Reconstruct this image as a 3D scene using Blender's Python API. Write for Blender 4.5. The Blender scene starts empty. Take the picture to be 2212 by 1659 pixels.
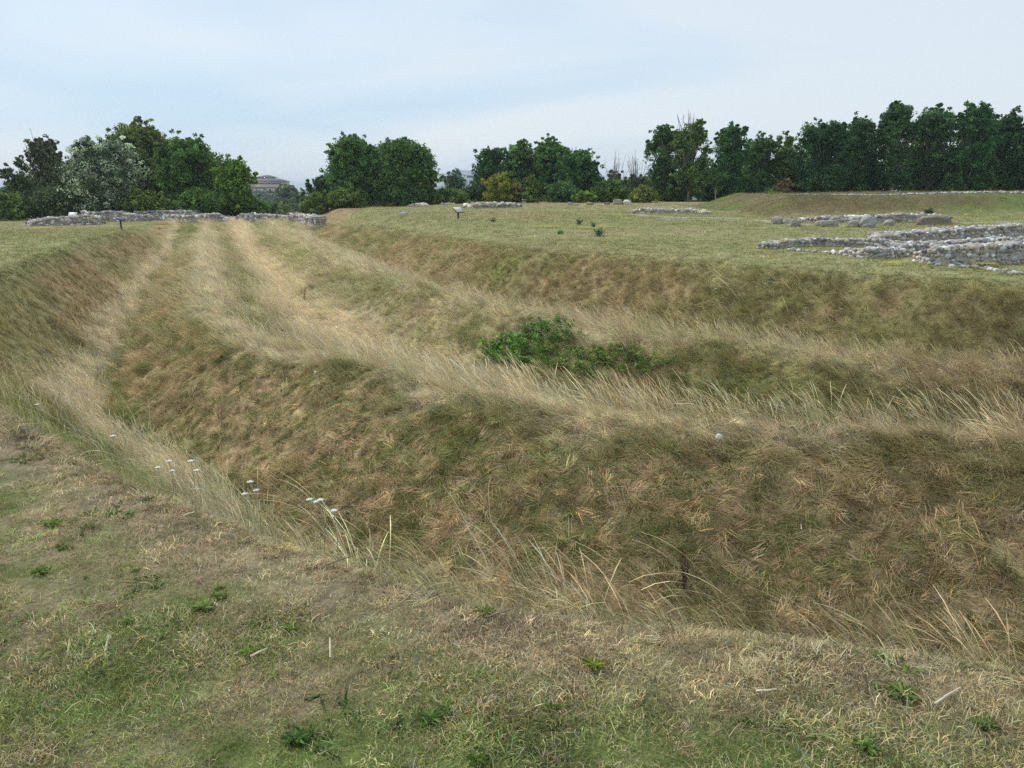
import bpy, math, random
import numpy as np
from mathutils import Vector

# ------------------------------------------------------------------ camera, sky, sun
sc = bpy.context.scene
COL = sc.collection
CAMZ = 1.6
PITCH = math.radians(14.08)
F = 1702.0                      # focal length in the 2212 px wide picture I measured in
cd = bpy.data.cameras.new('camera'); cam = bpy.data.objects.new('camera', cd); COL.objects.link(cam)
cam.location = (0, 0, CAMZ); cam.rotation_euler = (math.pi/2-PITCH, 0, 0)
cd.sensor_width = 36; cd.lens = F/2212*36; cd.clip_start = 0.05; cd.clip_end = 9000
sc.camera = cam
sc.render.resolution_x = 1024; sc.render.resolution_y = 768
sc.render.engine = 'CYCLES'
sc.cycles.use_denoising = False; sc.cycles.use_adaptive_sampling = True; sc.cycles.adaptive_threshold = 0.02
sc.cycles.max_bounces = 4; sc.cycles.diffuse_bounces = 2; sc.cycles.transmission_bounces = 3
sc.view_settings.view_transform = 'Standard'; sc.view_settings.look = 'None'
sc.view_settings.exposure = 0.5; sc.view_settings.gamma = 1.0

SUN_EL = math.radians(48); SUN_AZ = math.radians(-50)     # azimuth from +Y, negative = left
sd = bpy.data.lights.new('sun', 'SUN'); sun = bpy.data.objects.new('sun', sd); COL.objects.link(sun)
sd.energy = 1.8; sd.angle = math.radians(14); sd.color = (1.0, 0.96, 0.9)
dirv = Vector((math.sin(SUN_AZ)*math.cos(SUN_EL), math.cos(SUN_AZ)*math.cos(SUN_EL), math.sin(SUN_EL)))
sun.rotation_euler = dirv.to_track_quat('Z', 'Y').to_euler(); sun.location = (-20, 20, 40)

w = bpy.data.worlds.new('World'); sc.world = w; w.use_nodes = True
nt = w.node_tree; N = nt.nodes; L = nt.links; N.clear()
wo = N.new('ShaderNodeOutputWorld'); bg = N.new('ShaderNodeBackground'); L.new(bg.outputs[0], wo.inputs[0])
sky = N.new('ShaderNodeTexSky'); sky.sky_type = 'NISHITA'; sky.sun_disc = False
sky.sun_elevation = SUN_EL; sky.sun_rotation = SUN_AZ; sky.air_density = 1.2; sky.dust_density = 1.5
bg.inputs['Strength'].default_value = 0.1
tc = N.new('ShaderNodeTexCoord')
mp = N.new('ShaderNodeMapping'); mp.inputs['Scale'].default_value = (1.0, 1.0, 5.0); mp.inputs['Rotation'].default_value = (0.12, 0.1, 0.5)
L.new(tc.outputs['Generated'], mp.inputs[0])
nz = N.new('ShaderNodeTexNoise'); nz.inputs['Scale'].default_value = 1.3; nz.inputs['Detail'].default_value = 6; nz.inputs['Roughness'].default_value = 0.45
nz.inputs['Distortion'].default_value = 0.6
L.new(mp.outputs[0], nz.inputs['Vector'])
cr = N.new('ShaderNodeMapRange'); cr.inputs['From Min'].default_value = 0.36; cr.inputs['From Max'].default_value = 0.60
L.new(nz.outputs['Fac'], cr.inputs['Value'])
cl = N.new('ShaderNodeMix'); cl.data_type = 'RGBA'
L.new(cr.outputs[0], cl.inputs['Factor']); cl.inputs['A'].default_value = (3.85, 5.2, 6.5, 1); cl.inputs['B'].default_value = (5.5, 6.1, 6.7, 1)
mx = N.new('ShaderNodeMix'); mx.data_type = 'RGBA'; mx.inputs['Factor'].default_value = .86
L.new(sky.outputs[0], mx.inputs['A']); L.new(cl.outputs['Result'], mx.inputs['B'])
L.new(mx.outputs['Result'], bg.inputs['Color'])

# ------------------------------------------------------------------ helpers
def ray(px, py):
    a = (px-1106)/F; b = (829-py)/F
    return np.array([a, math.cos(PITCH)+b*math.sin(PITCH), -math.sin(PITCH)+b*math.cos(PITCH)])
def G(px, py, z=0.0):
    d = ray(px, py); k = (z-CAMZ)/d[2]
    return float(d[0]*k), float(d[1]*k)
def xat(px, D, z=1.0):                 # world x of a column at forward distance D
    return (px-1106)/F*(D*math.cos(PITCH)-(z-CAMZ)*math.sin(PITCH))
def zat(py, D):
    return CAMZ + D*math.tan(math.atan((829-py)/F)-PITCH)
def sstep(a, b, x):
    t = np.clip((x-a)/(b-a), 0, 1); return t*t*(3-2*t)
def hash2(ix, iy, seed):
    h = (ix.astype(np.int64)*374761393 + iy.astype(np.int64)*668265263 + seed*974634777) & 0x7fffffff
    h = ((h ^ (h >> 13))*1274126177) & 0x7fffffff
    return ((h ^ (h >> 16)) & 0xffff)/65535.0
def vnoise(x, y, s, seed=0):
    x = np.asarray(x)/s; y = np.asarray(y)/s
    ix = np.floor(x); iy = np.floor(y); fx = x-ix; fy = y-iy
    fx = fx*fx*(3-2*fx); fy = fy*fy*(3-2*fy)
    a = hash2(ix, iy, seed); b = hash2(ix+1, iy, seed); c = hash2(ix, iy+1, seed); d = hash2(ix+1, iy+1, seed)
    return (a*(1-fx)+b*fx)*(1-fy)+(c*(1-fx)+d*fx)*fy
def fbm(x, y, s, seed=0, o=4):
    r = 0; a = 1; t = 0
    for i in range(o):
        r = r + a*vnoise(np.asarray(x)+13.7*i, np.asarray(y)-7.1*i, s/(2.03**i), seed+i*17); t += a; a *= .55
    return r/t

def mesh_from(name, V, Fc, cols=None, smooth=False):
    """V (n,3); Fc (m,4) or (m,3) int array; cols (n,3) per-vertex colour"""
    me = bpy.data.meshes.new(name)
    V = np.asarray(V, dtype=np.float32); Fc = np.asarray(Fc, dtype=np.int32)
    k = Fc.shape[1]
    me.vertices.add(len(V)); me.vertices.foreach_set('co', V.ravel())
    me.loops.add(Fc.size); me.loops.foreach_set('vertex_index', Fc.ravel())
    me.polygons.add(len(Fc)); me.polygons.foreach_set('loop_start', np.arange(0, Fc.size, k, dtype=np.int32))
    try: me.polygons.foreach_set('loop_total', np.full(len(Fc), k, dtype=np.int32))
    except Exception: pass
    if smooth: me.polygons.foreach_set('use_smooth', np.ones(len(Fc), dtype=bool))
    me.update(calc_edges=True); me.validate()
    if cols is not None:
        at = me.color_attributes.new('Col', 'FLOAT_COLOR', 'POINT')
        c = np.ones((len(V), 4), dtype=np.float32); c[:, :3] = cols
        at.data.foreach_set('color', c.ravel())
    return me
def link(name, me, mat, parent=None, loc=(0, 0, 0), rz=0.0):
    o = bpy.data.objects.new(name, me); COL.objects.link(o); o.location = loc; o.rotation_euler = (0, 0, rz)
    if mat: me.materials.append(mat)
    if parent: o.parent = parent
    return o
def tag(o, label=None, cat=None, group=None, kind=None):
    if label: o['label'] = label
    if cat: o['category'] = cat
    if group: o['group'] = group
    if kind: o['kind'] = kind
    return o
def empty(name, loc, rz=0):
    o = bpy.data.objects.new(name, None); COL.objects.link(o); o.location = loc; o.rotation_euler = (0, 0, rz)
    o.empty_display_size = .2
    return o
class MB:
    def __init__(s): s.V = []; s.T = []; s.C = []; s.n = 0
    def add(s, V, T, c=(1, 1, 1)):
        V = np.asarray(V, float); T = np.asarray(T, int)
        if T.shape[1] == 4: T = np.vstack([T[:, [0, 1, 2]], T[:, [0, 2, 3]]])
        s.V.append(V); s.T.append(T+s.n); s.n += len(V)
        s.C.append(np.broadcast_to(np.asarray(c, float), (len(V), 3)))
    def box(s, c, d, col=(1, 1, 1), rz=0, M=None):
        x, y, z = [q/2 for q in d]
        V = np.array([(-x, -y, -z), (x, -y, -z), (x, y, -z), (-x, y, -z), (-x, -y, z), (x, -y, z), (x, y, z), (-x, y, z)])
        if M is not None: V = V@np.array(M).T
        R = np.array([[math.cos(rz), -math.sin(rz), 0], [math.sin(rz), math.cos(rz), 0], [0, 0, 1]])
        V = V@R.T + np.array(c)
        s.add(V, [(0, 3, 2, 1), (4, 5, 6, 7), (0, 1, 5, 4), (1, 2, 6, 5), (2, 3, 7, 6), (3, 0, 4, 7)], col)
    def tube(s, pts, rad, n=5, col=(1, 1, 1)):
        pts = np.asarray(pts, float); rad = np.broadcast_to(rad, (len(pts),))
        t = np.gradient(pts, axis=0); t /= np.linalg.norm(t, axis=1)[:, None]+1e-9
        up = np.where(np.abs(t[:, 2:3]) > .9, np.array([[1., 0, 0]]), np.array([[0, 0, 1.]]))
        a = np.cross(t, up); a /= np.linalg.norm(a, axis=1)[:, None]+1e-9; b = np.cross(t, a)
        th = np.arange(n)/n*2*math.pi
        V = (pts[:, None, :] + rad[:, None, None]*(np.cos(th)[None, :, None]*a[:, None, :]+np.sin(th)[None, :, None]*b[:, None, :])).reshape(-1, 3)
        T = []
        for i in range(len(pts)-1):
            for j in range(n):
                k = (j+1) % n; T.append((i*n+j, i*n+k, (i+1)*n+k, (i+1)*n+j))
        s.add(V, T, col)
        e = (len(pts)-1)*n
        s.add(V[e:e+n], [(0, j, j+1) for j in range(1, n-1)], col)
    def build(s, name, mat, parent=None, loc=(0, 0, 0), smooth=False):
        me = mesh_from(name, np.vstack(s.V), np.vstack(s.T), np.vstack(s.C), smooth)
        return link(name, me, mat, parent, loc)

# icosphere template
def ico(sub):
    t = (1+5**.5)/2
    V = [(-1, t, 0), (1, t, 0), (-1, -t, 0), (1, -t, 0), (0, -1, t), (0, 1, t), (0, -1, -t), (0, 1, -t), (t, 0, -1), (t, 0, 1), (-t, 0, -1), (-t, 0, 1)]
    T = [(0, 11, 5), (0, 5, 1), (0, 1, 7), (0, 7, 10), (0, 10, 11), (1, 5, 9), (5, 11, 4), (11, 10, 2), (10, 7, 6), (7, 1, 8), (3, 9, 4), (3, 4, 2), (3, 2, 6), (3, 6, 8), (3, 8, 9), (4, 9, 5), (2, 4, 11), (6, 2, 10), (8, 6, 7), (9, 8, 1)]
    V = [np.array(v)/np.linalg.norm(v) for v in V]
    for _ in range(sub):
        c = {}; T2 = []
        def m(a, b):
            k = (min(a, b), max(a, b))
            if k not in c:
                v = V[a]+V[b]; V.append(v/np.linalg.norm(v)); c[k] = len(V)-1
            return c[k]
        for a, b, d in T:
            x, y, z = m(a, b), m(b, d), m(d, a); T2 += [(a, x, z), (b, y, x), (d, z, y), (x, y, z)]
        T = T2
    return np.array(V), np.array(T)
ICO1 = ico(1); ICO2 = ico(2); ICO3 = ico(3)

# ------------------------------------------------------------------ materials
def new_mat(name):
    m = bpy.data.materials.new(name); m.use_nodes = True; nt = m.node_tree; nt.nodes.clear()
    return m, nt, nt.nodes, nt.links
def mat_col(name, rough=.9, noise=6.0, amt=.5, bump=.3, bscale=25, emit=None, spec=.25, detail=6):
    """vertex colour x procedural noise, with bump"""
    m, nt, N, L = new_mat(name)
    o = N.new('ShaderNodeOutputMaterial'); p = N.new('ShaderNodeBsdfPrincipled'); L.new(p.outputs[0], o.inputs[0])
    a = N.new('ShaderNodeAttribute'); a.attribute_name = 'Col'
    g = N.new('ShaderNodeNewGeometry')
    n = N.new('ShaderNodeTexNoise'); n.inputs['Scale'].default_value = noise; n.inputs['Detail'].default_value = detail; n.inputs['Roughness'].default_value = .65
    L.new(g.outputs['Position'], n.inputs['Vector'])
    r = N.new('ShaderNodeMapRange'); r.inputs['From Min'].default_value = .3; r.inputs['From Max'].default_value = .7
    r.inputs['To Min'].default_value = 1-amt; r.inputs['To Max'].default_value = 1+amt
    L.new(n.outputs['Fac'], r.inputs['Value'])
    v = N.new('ShaderNodeVectorMath'); v.operation = 'SCALE'; L.new(a.outputs['Color'], v.inputs[0]); L.new(r.outputs[0], v.inputs['Scale'])
    L.new(v.outputs[0], p.inputs['Base Color'])
    p.inputs['Roughness'].default_value = rough; p.inputs['Specular IOR Level'].default_value = spec
    if bump:
        n2 = N.new('ShaderNodeTexNoise'); n2.inputs['Scale'].default_value = bscale; n2.inputs['Detail'].default_value = 5
        L.new(g.outputs['Position'], n2.inputs['Vector'])
        b = N.new('ShaderNodeBump'); b.inputs['Strength'].default_value = bump; b.inputs['Distance'].default_value = .03
        L.new(n2.outputs['Fac'], b.inputs['Height']); L.new(b.outputs[0], p.inputs['Normal'])
    return m
def mat_leaf(name, trans=.35, attr_type='GEOMETRY', inst=False):
    m, nt, N, L = new_mat(name)
    o = N.new('ShaderNodeOutputMaterial')
    a = N.new('ShaderNodeAttribute'); a.attribute_name = 'Col'
    src = a.outputs['Color']
    if inst:
        b = N.new('ShaderNodeAttribute'); b.attribute_type = 'INSTANCER'; b.attribute_name = 'tint'
        v = N.new('ShaderNodeVectorMath'); v.operation = 'MULTIPLY'
        L.new(a.outputs['Color'], v.inputs[0]); L.new(b.outputs['Vector'], v.inputs[1]); src = v.outputs[0]
    d = N.new('ShaderNodeBsdfDiffuse'); t = N.new('ShaderNodeBsdfTranslucent'); L.new(src, d.inputs[0]); L.new(src, t.inputs[0])
    mx = N.new('ShaderNodeMixShader'); mx.inputs[0].default_value = trans
    L.new(d.outputs[0], mx.inputs[1]); L.new(t.outputs[0], mx.inputs[2])
    if not inst:
        gl = N.new('ShaderNodeBsdfGlossy'); gl.inputs['Roughness'].default_value = .5; gl.inputs['Color'].default_value = (.8, .85, .9, 1)
        m2 = N.new('ShaderNodeMixShader'); m2.inputs[0].default_value = .015
        L.new(mx.outputs[0], m2.inputs[1]); L.new(gl.outputs[0], m2.inputs[2]); L.new(m2.outputs[0], o.inputs[0])
    else: L.new(mx.outputs[0], o.inputs[0])
    return m
M_GROUND = mat_col('turf', .95, 9.0, .42, .9, 30, spec=.1, detail=9)
M_STONE = mat_col('stone', .85, 14, .35, .6, 30)
M_BARK = mat_col('bark', .9, 12, .35, .6, 20)
M_PAINT = mat_col('paint', .5, 3, .08, 0, spec=.4)
M_WALLP = mat_col('render', .8, .3, .08, 0)
M_GRASS = mat_leaf('grass', .30, inst=True)
M_LEAF = mat_leaf('leaf', .28)
def _glass():
    m, nt, N, L = new_mat('window_glass')
    o = N.new('ShaderNodeOutputMaterial'); p = N.new('ShaderNodeBsdfPrincipled'); L.new(p.outputs[0], o.inputs[0])
    p.inputs['Base Color'].default_value = (.05, .06, .08, 1); p.inputs['Roughness'].default_value = .15
    return m
M_GLASS = _glass()

# ------------------------------------------------------------------ terrain: three parallel ditches round a rounded fort corner
nv = np.array([.937, .35]); uv = np.array([-.35, .937])
CC = [-5.4, -3.9, -2.0, -.5, 1.9, 4.0, 5.7, 7.7, 9.2]
def st(l): return [tuple(c*nv + l*uv) for c in CC]
ST = [st(66), st(57), st(50), st(40), st(30), st(20),
 [(-9.8, 10.6), (-8.7, 11.6), (-6.9, 13.0), (-5.2, 13.6), (-3.2, 16.2), (-1.2, 17.0), (.2, 18.6), (1.6, 20.0), (2.6, 21.1)],
 [(-7.6, 7.0), (-6.5, 8.3), (-5.7, 10.8), (-3.9, 11.5), (-2.1, 14.4), (0, 15.0), (1.7, 17.0), (3.0, 18.4), (4.0, 19.5)],
 [(-4.6, 4.3), (-3.6, 5.35), (-4.0, 9.0), (-2.4, 10.3), (-.7, 12.9), (1.2, 13.7), (3.0, 15.6), (4.3, 17.0), (5.3, 18.1)],
 [(-2.4, 2.7), (-1.6, 3.75), (-1.95, 6.8), (-.9, 9.0), (1.0, 11.2), (2.9, 12.6), (4.6, 14.3), (5.8, 15.6), (6.9, 16.8)],
 [(-.4, 1.5), (.1, 2.74), (.3, 5.4), (1.2, 7.6), (2.8, 9.7), (4.6, 11.4), (6.0, 13.2), (7.1, 14.5), (8.2, 15.7)],
 [(1.3, .9), (1.8, 2.4), (2.85, 4.6), (4.6, 6.7), (5.6, 8.5), (6.9, 10.2), (7.9, 12.1), (9.0, 13.5), (10, 14.6)],
 [(8.2, -1.8), (9, 0), (10.3, 2), (12, 4.2), (13, 6), (14.3, 8), (15.4, 9.8), (16.6, 11.2), (17.6, 12.4)],
 [(24.4, -7.4), (25, -6), (26.3, -4), (28, -1.8), (29, 0), (30.3, 2), (31.4, 3.8), (32.6, 5.2), (33.6, 6.4)]]
#        out-  out   d1    r1    d2     r2    d3    in   in+
DZ = [[0, 0, 0, 0, 0, 0, 0, 0, 0],
 [0, 0, -.25, -.1, -.2, 0, -.1, 0, 0],
 [0, 0, -1.1, -.35, -.8, -.1, -.6, 0, 0],
 [0, 0, -1.4, -.5, -1.2, -.3, -1.1, 0, 0],
 [0, 0, -1.5, -.6, -1.35, -.5, -1.3, 0, 0],
 [0, 0, -1.6, -.7, -1.45, -.6, -1.4, 0, 0],
 [0, 0, -1.8, -.72, -1.75, -.68, -1.45, 0, 0],
 [0, 0, -1.8, -.72, -1.75, -.72, -1.5, 0, 0],
 [0, 0, -1.8, -.72, -1.755, -.72, -1.5, 0, 0],
 [0, 0, -1.8, -.70, -1.8, -.80, -1.5, 0, 0],
 [0, 0, -1.8, -.66, -1.8, -.80, -1.5, 0, 0],
 [0, 0, -1.75, -.62, -1.75, -.78, -1.4, 0, 0],
 [0, 0, -1.75, -.62, -1.75, -.78, -1.4, 0, 0],
 [0, 0, -1.75, -.62, -1.75, -.78, -1.4, 0, 0]]
ST = np.array(ST, float); DZ = np.array(DZ, float)
def catmull(P, v):
    n = len(P); i = np.clip(np.floor(v).astype(int), 0, n-2); f = (v-i)[:, None, None] if P.ndim == 3 else (v-i)[:, None]
    g = lambda k: P[np.clip(i+k, 0, n-1)]
    p0, p1, p2, p3 = g(-1), g(0), g(1), g(2)
    return .5*((2*p1)+(-p0+p2)*f+(2*p0-5*p1+4*p2-p3)*f*f+(-p0+3*p1-3*p2+p3)*f**3)
_nv = 3000; _v = np.linspace(0, len(ST)-1, _nv)
_P = catmull(ST, _v); _D = catmull(DZ, _v)                  # (nv,9,2),(nv,9)
_nu = 360; _u = np.linspace(0, 8, _nu)
_i = np.clip(np.floor(_u).astype(int), 0, 7); _f = _u-_i
def _cross(P, f, i):
    g = lambda k: P[:, np.clip(i+k, 0, 8)]
    p0, p1, p2, p3 = g(-1), g(0), g(1), g(2)
    ff = f[None, :, None] if P.ndim == 3 else f[None, :]
    return .5*((2*p1)+(-p0+p2)*ff+(2*p0-5*p1+4*p2-p3)*ff**2+(-p0+3*p1-3*p2+p3)*ff**3)
_X = _P[:, _i]*(1-_f)[None, :, None] + _P[:, np.clip(_i+1, 0, 8)]*_f[None, :, None]
fs = .5*_f+.5*(_f*_f*(3-2*_f))
fs = np.where(_i == 1, .45*_f+.55*np.sin(_f*math.pi/2), fs)      # crisp outer lip
_Z = _D[:, _i]*(1-fs)[None]+_D[:, np.clip(_i+1, 0, 8)]*fs[None]
GX0, GY0, GS, GNX, GNY = -34.0, -10.0, .1, 700, 850
ix = np.floor((_X[..., 0]-GX0)/GS).astype(int).ravel(); iy = np.floor((_X[..., 1]-GY0)/GS).astype(int).ravel()
ok = (ix >= 0) & (ix < GNX) & (iy >= 0) & (iy < GNY); idx = (iy*GNX+ix)[ok]
cnt = np.bincount(idx, minlength=GNX*GNY).astype(float)
def _spl(a): return np.bincount(idx, weights=a.ravel()[ok], minlength=GNX*GNY)
_S = np.broadcast_to(_u[None]-1, _Z.shape); _T = np.broadcast_to(_v[:, None], _Z.shape)
R = np.stack([_spl(_Z), _spl(_S), _spl(_T)]).reshape(3, GNY, GNX); cnt = cnt.reshape(GNY, GNX)
have = cnt > 0; R = np.where(have[None], R/np.maximum(cnt, 1)[None], 0)
for _ in range(3):                                            # close pin holes
    h = have.astype(float); acc = np.zeros_like(R); k = np.zeros_like(h)
    for dx, dy in ((1, 0), (-1, 0), (0, 1), (0, -1)):
        hs = np.roll(h, (dy, dx), (0, 1)); acc += np.roll(R*h[None], (dy, dx), (1, 2)); k += hs
    fill = (~have) & (k > 1); R = np.where(fill[None], acc/np.maximum(k, 1)[None], R); have = have | fill
R[0] = np.where(have, R[0], 0); R[1] = np.where(have, R[1], -9)
for _ in range(2):
    Z0 = R[0]; R[0] = (Z0*2+np.roll(Z0, 1, 0)+np.roll(Z0, -1, 0)+np.roll(Z0, 1, 1)+np.roll(Z0, -1, 1))/6
def lookup(x, y):
    fx = (np.asarray(x)-GX0)/GS-.5; fy = (np.asarray(y)-GY0)/GS-.5
    inside = (fx > 1) & (fx < GNX-3) & (fy > 1) & (fy < GNY-3)
    fx = np.clip(fx, 1, GNX-3); fy = np.clip(fy, 1, GNY-3)
    i = fx.astype(int); j = fy.astype(int); a = fx-i; b = fy-j
    z = (R[0][j, i]*(1-a)+R[0][j, i+1]*a)*(1-b)+(R[0][j+1, i]*(1-a)+R[0][j+1, i+1]*a)*b
    s = np.where(have[j, i], (R[1][j, i]*(1-a)+R[1][j, i+1]*a)*(1-b)+(R[1][j+1, i]*(1-a)+R[1][j+1, i+1]*a)*b, -9)
    s = np.where(s < -1.05, -9, s)
    t = R[2][j, i]
    return np.where(inside, z, 0), np.where(inside, s, -9), np.where(inside, t, 0)
def ground_z(x, y):
    x = np.asarray(x, float); y = np.asarray(y, float)
    c = x*nv[0]+y*nv[1]; l = x*uv[0]+y*uv[1]
    zo = -.95*sstep(18, 58, y)
    wi = sstep(7.0, 9.0, c - 2.5*sstep(50, 62, l))
    z = (1-wi)*zo + wi*(.10*sstep(20, 60, y) - .5*sstep(58, 70, l)*sstep(26, 12, c))
    d, s, t = lookup(x, y)
    z = z+d
    # undulation
    inside = sstep(-.2, .4, s)*sstep(6.2, 5.6, s)
    z = z + (fbm(x, y, 6, 3)-.5)*.14*sstep(3, 25, np.hypot(x, y))
    z = z + inside*((fbm(x, y, 1.1, 5, 3)-.5)*.21 + (fbm(x, y, .35, 9, 2)-.5)*.09)
    # stone topped bank on the right
    mx_ = sstep(13.5, 16.6, x-(fbm(x, y, 4, 8)-.5)*2); my_ = sstep(42.5, 46.2, y-(fbm(x, y, 5, 12)-.5)*1.6)*sstep(66, 60, y)
    z = z + mx_*my_*(1.0+.12*sstep(20, 26, x)+(fbm(x, y, 2.5, 14)-.5)*.16)
    # land falls to the marsh beyond the fort
    ye = 70+30*sstep(-24, -6, x)
    z = z - 11*sstep(0, 70, y-ye) - 11*sstep(-.5, 1, (np.hypot(x, y)-170)/60)*(1-sstep(0, 70, y-ye))
    return z
def gz(x, y): return float(ground_z(np.array([x]), np.array([y]))[0])

TAN = np.array([.43, .345, .205]); STRAW = np.array([.74, .615, .40]); GREEN = np.array([.16, .225, .052]); DGREEN = np.array([.085, .165, .035])
OLIVE = np.array([.27, .26, .095]); BROWN = np.array([.355, .26, .135]); EARTH = np.array([.15, .125, .105]); PINK = np.array([.53, .385, .22])
GREY = np.array([.34, .33, .27])
def mixc(a, b, f): f = np.asarray(f)[..., None]; return a*(1-f)+b*f
def wander(x, y, s): return s+(fbm(x, y, 2.6, 101)-.5)*.55*sstep(.1, .5, s)*sstep(6, 5.6, s)+(fbm(x, y, .6, 103)-.5)*.3*sstep(.1, .5, s)*sstep(6, 5.6, s)
def lay0(s, a, b, w): return sstep(a-w, a+w, s)*sstep(b+w, b-w, s)
def turf_colour(x, y, rnd=0.0):
    """colour of what grows at a spot, with some ditch shadow contrast mixed in; rnd adds per-tuft scatter"""
    d, s, t = lookup(x, y)
    r = np.hypot(x, y)
    n1 = fbm(x, y, 1.6, 21)+rnd*.35; n2 = fbm(x, y, .45, 31)+rnd*.5; n5 = fbm(x, y, .22, 61)+rnd*.6; n3 = fbm(x, y, 7, 41); n4 = fbm(x, y, .16, 51, 2)
    # mown lawn
    far = sstep(9, 22, r)
    g = sstep(.37, .57, .22*n1+.38*n2+.4*n5+.02*sstep(3.2, 1.6, y))
    g = g*(.88-.35*far)
    lawn = mixc(np.broadcast_to(TAN*.95, g.shape+(3,)), GREEN*1.0, g)
    lawn = mixc(lawn, np.array([.30, .305, .125]), far*.7)
    lawn = mixc(lawn, TAN*.95, sstep(.52, .72, n3)*.5*far)
    lawn = mixc(lawn, TAN*1.0, sstep(50, 80, y)*.5)
    # worn strip on the lip
    lip = sstep(-.45, -.12, s)*sstep(.5, .15, s)*sstep(5, 7.5, t)
    lawn = mixc(lawn, TAN*.98+np.array([.03, .02, .02]), lip*.75)
    worn = lay0(s, -.26, -.10, .06)*sstep(6.8, 8, t)*sstep(.38, .6, fbm(x, y, .4, 81))
    lawn = mixc(lawn, np.array([.34, .27, .18]), worn*.6)
    # ditch slopes
    sN = wander(x, y, s)
    lay = lambda a, b, w=.25: sstep(a-w, a+w, sN)*sstep(b+w, b-w, sN)
    base = mixc(np.broadcast_to(OLIVE, g.shape+(3,)), BROWN*1.15, sstep(.35, .65, n1))
    base = mixc(base, GREEN*.95, sstep(.50, .70, n2*.6+n3*.4)*.8)
    face = lay(1.08, 1.85, .10)*sstep(2.5, 5, t)               # matted thatch on the outer face of the first ridge
    col = mixc(base, mixc(np.broadcast_to(PINK*1.0, g.shape+(3,)), BROWN, sstep(.35, .6, n2)), face*.75)
    col = mixc(col, GREEN*.8, face*sstep(.53, .65, n1*.6+n2*.4-.05*sstep(10.5, 8, t)+.04*sstep(10, 12, t))*.75)
    outer = lay(.0, .75, .15)*sstep(7.5, 6, t)                      # combed brown outer slope, left run
    col = mixc(col, BROWN*1.1, outer*(.45+.5*sstep(.3, .6, n1)))
    bot = lay(.72, .98, .08)*sstep(9.2, 7.8, t)
    col = mixc(col, STRAW*.85, bot*.8)
    col = mixc(col, GREEN*.8, lay(1.03, 1.12, .05)*sstep(8.6, 7.2, t)*.65)
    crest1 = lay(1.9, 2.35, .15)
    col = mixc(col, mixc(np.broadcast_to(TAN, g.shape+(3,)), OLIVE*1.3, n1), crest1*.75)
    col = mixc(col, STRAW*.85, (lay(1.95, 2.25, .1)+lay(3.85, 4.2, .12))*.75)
    bt = (lay(2.45, 3.3, .2)+lay(4.4, 5.2, .2))*sstep(7.8, 9, t)  # greener growth in the bottoms, its colour darkened for shadow contrast
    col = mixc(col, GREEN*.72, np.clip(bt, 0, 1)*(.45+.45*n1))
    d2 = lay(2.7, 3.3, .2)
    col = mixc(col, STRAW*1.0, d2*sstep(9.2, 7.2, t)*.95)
    col = mixc(col, DGREEN*1.1, d2*sstep(8.4, 9.2, t)*.75)  # dark green growth with the ditch's shade put into the colour
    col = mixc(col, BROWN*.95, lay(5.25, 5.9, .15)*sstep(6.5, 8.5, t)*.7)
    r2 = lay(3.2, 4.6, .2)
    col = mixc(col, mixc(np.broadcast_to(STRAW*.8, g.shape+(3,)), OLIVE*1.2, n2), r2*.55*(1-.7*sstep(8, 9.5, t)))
    col = mixc(col, mixc(np.broadcast_to(GREEN*.7, g.shape+(3,)), BROWN*.8, sstep(.4, .6, n1)), lay(2.5, 3.6, .15)*sstep(8.3, 9.5, t)*.6)  # near slope of ridge two: green and brown, darkened for shadow contrast
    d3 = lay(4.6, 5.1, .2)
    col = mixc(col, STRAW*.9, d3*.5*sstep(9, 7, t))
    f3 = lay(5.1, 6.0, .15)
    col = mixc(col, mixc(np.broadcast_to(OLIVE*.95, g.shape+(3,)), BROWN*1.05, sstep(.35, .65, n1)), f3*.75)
    dk = sstep(9.5, 11.5, t)*sstep(.5, 1, s)*sstep(6.0, 5.5, s)
    col = mixc(col, BROWN*.6, dk*.35)
    inn = (sstep(-.02, .22, s)*sstep(6.05, 5.8, s))
    inn = np.where(s < -5, 0, inn)
    out = mixc(lawn, col, inn)
    # bank on the right: brown, green patches
    m = sstep(12.9, 14.0, x)*sstep(42.0, 44.5, y)*sstep(70, 60, y)
    out = mixc(out, mixc(np.broadcast_to(np.array([.17, .14, .066]), g.shape+(3,)), GREEN*.85, sstep(.50, .64, fbm(x, y, 3.5, 77))*.8), m*.9)
    b = sstep(58, 63, x*uv[0]+y*uv[1])*sstep(6, 9, x*nv[0]+y*nv[1])*sstep(22, 15, x*nv[0]+y*nv[1])
    out = mixc(out, BROWN*1.1, b*.8)
    out = mixc(out, DGREEN*.9, sstep(84, 110, np.hypot(x, y))*.85)
    # bare earth on the path
    ex, ey = .2, 2.84
    e = np.exp(-(((x-ex)/.45)**2+((y-ey+.12*(x-ex))/.07)**2))
    out = mixc(out, EARTH, np.clip(e*1.3, 0, 1)*.9)
    v = .72+.56*n4
    return out*v[..., None], s, t

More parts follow.
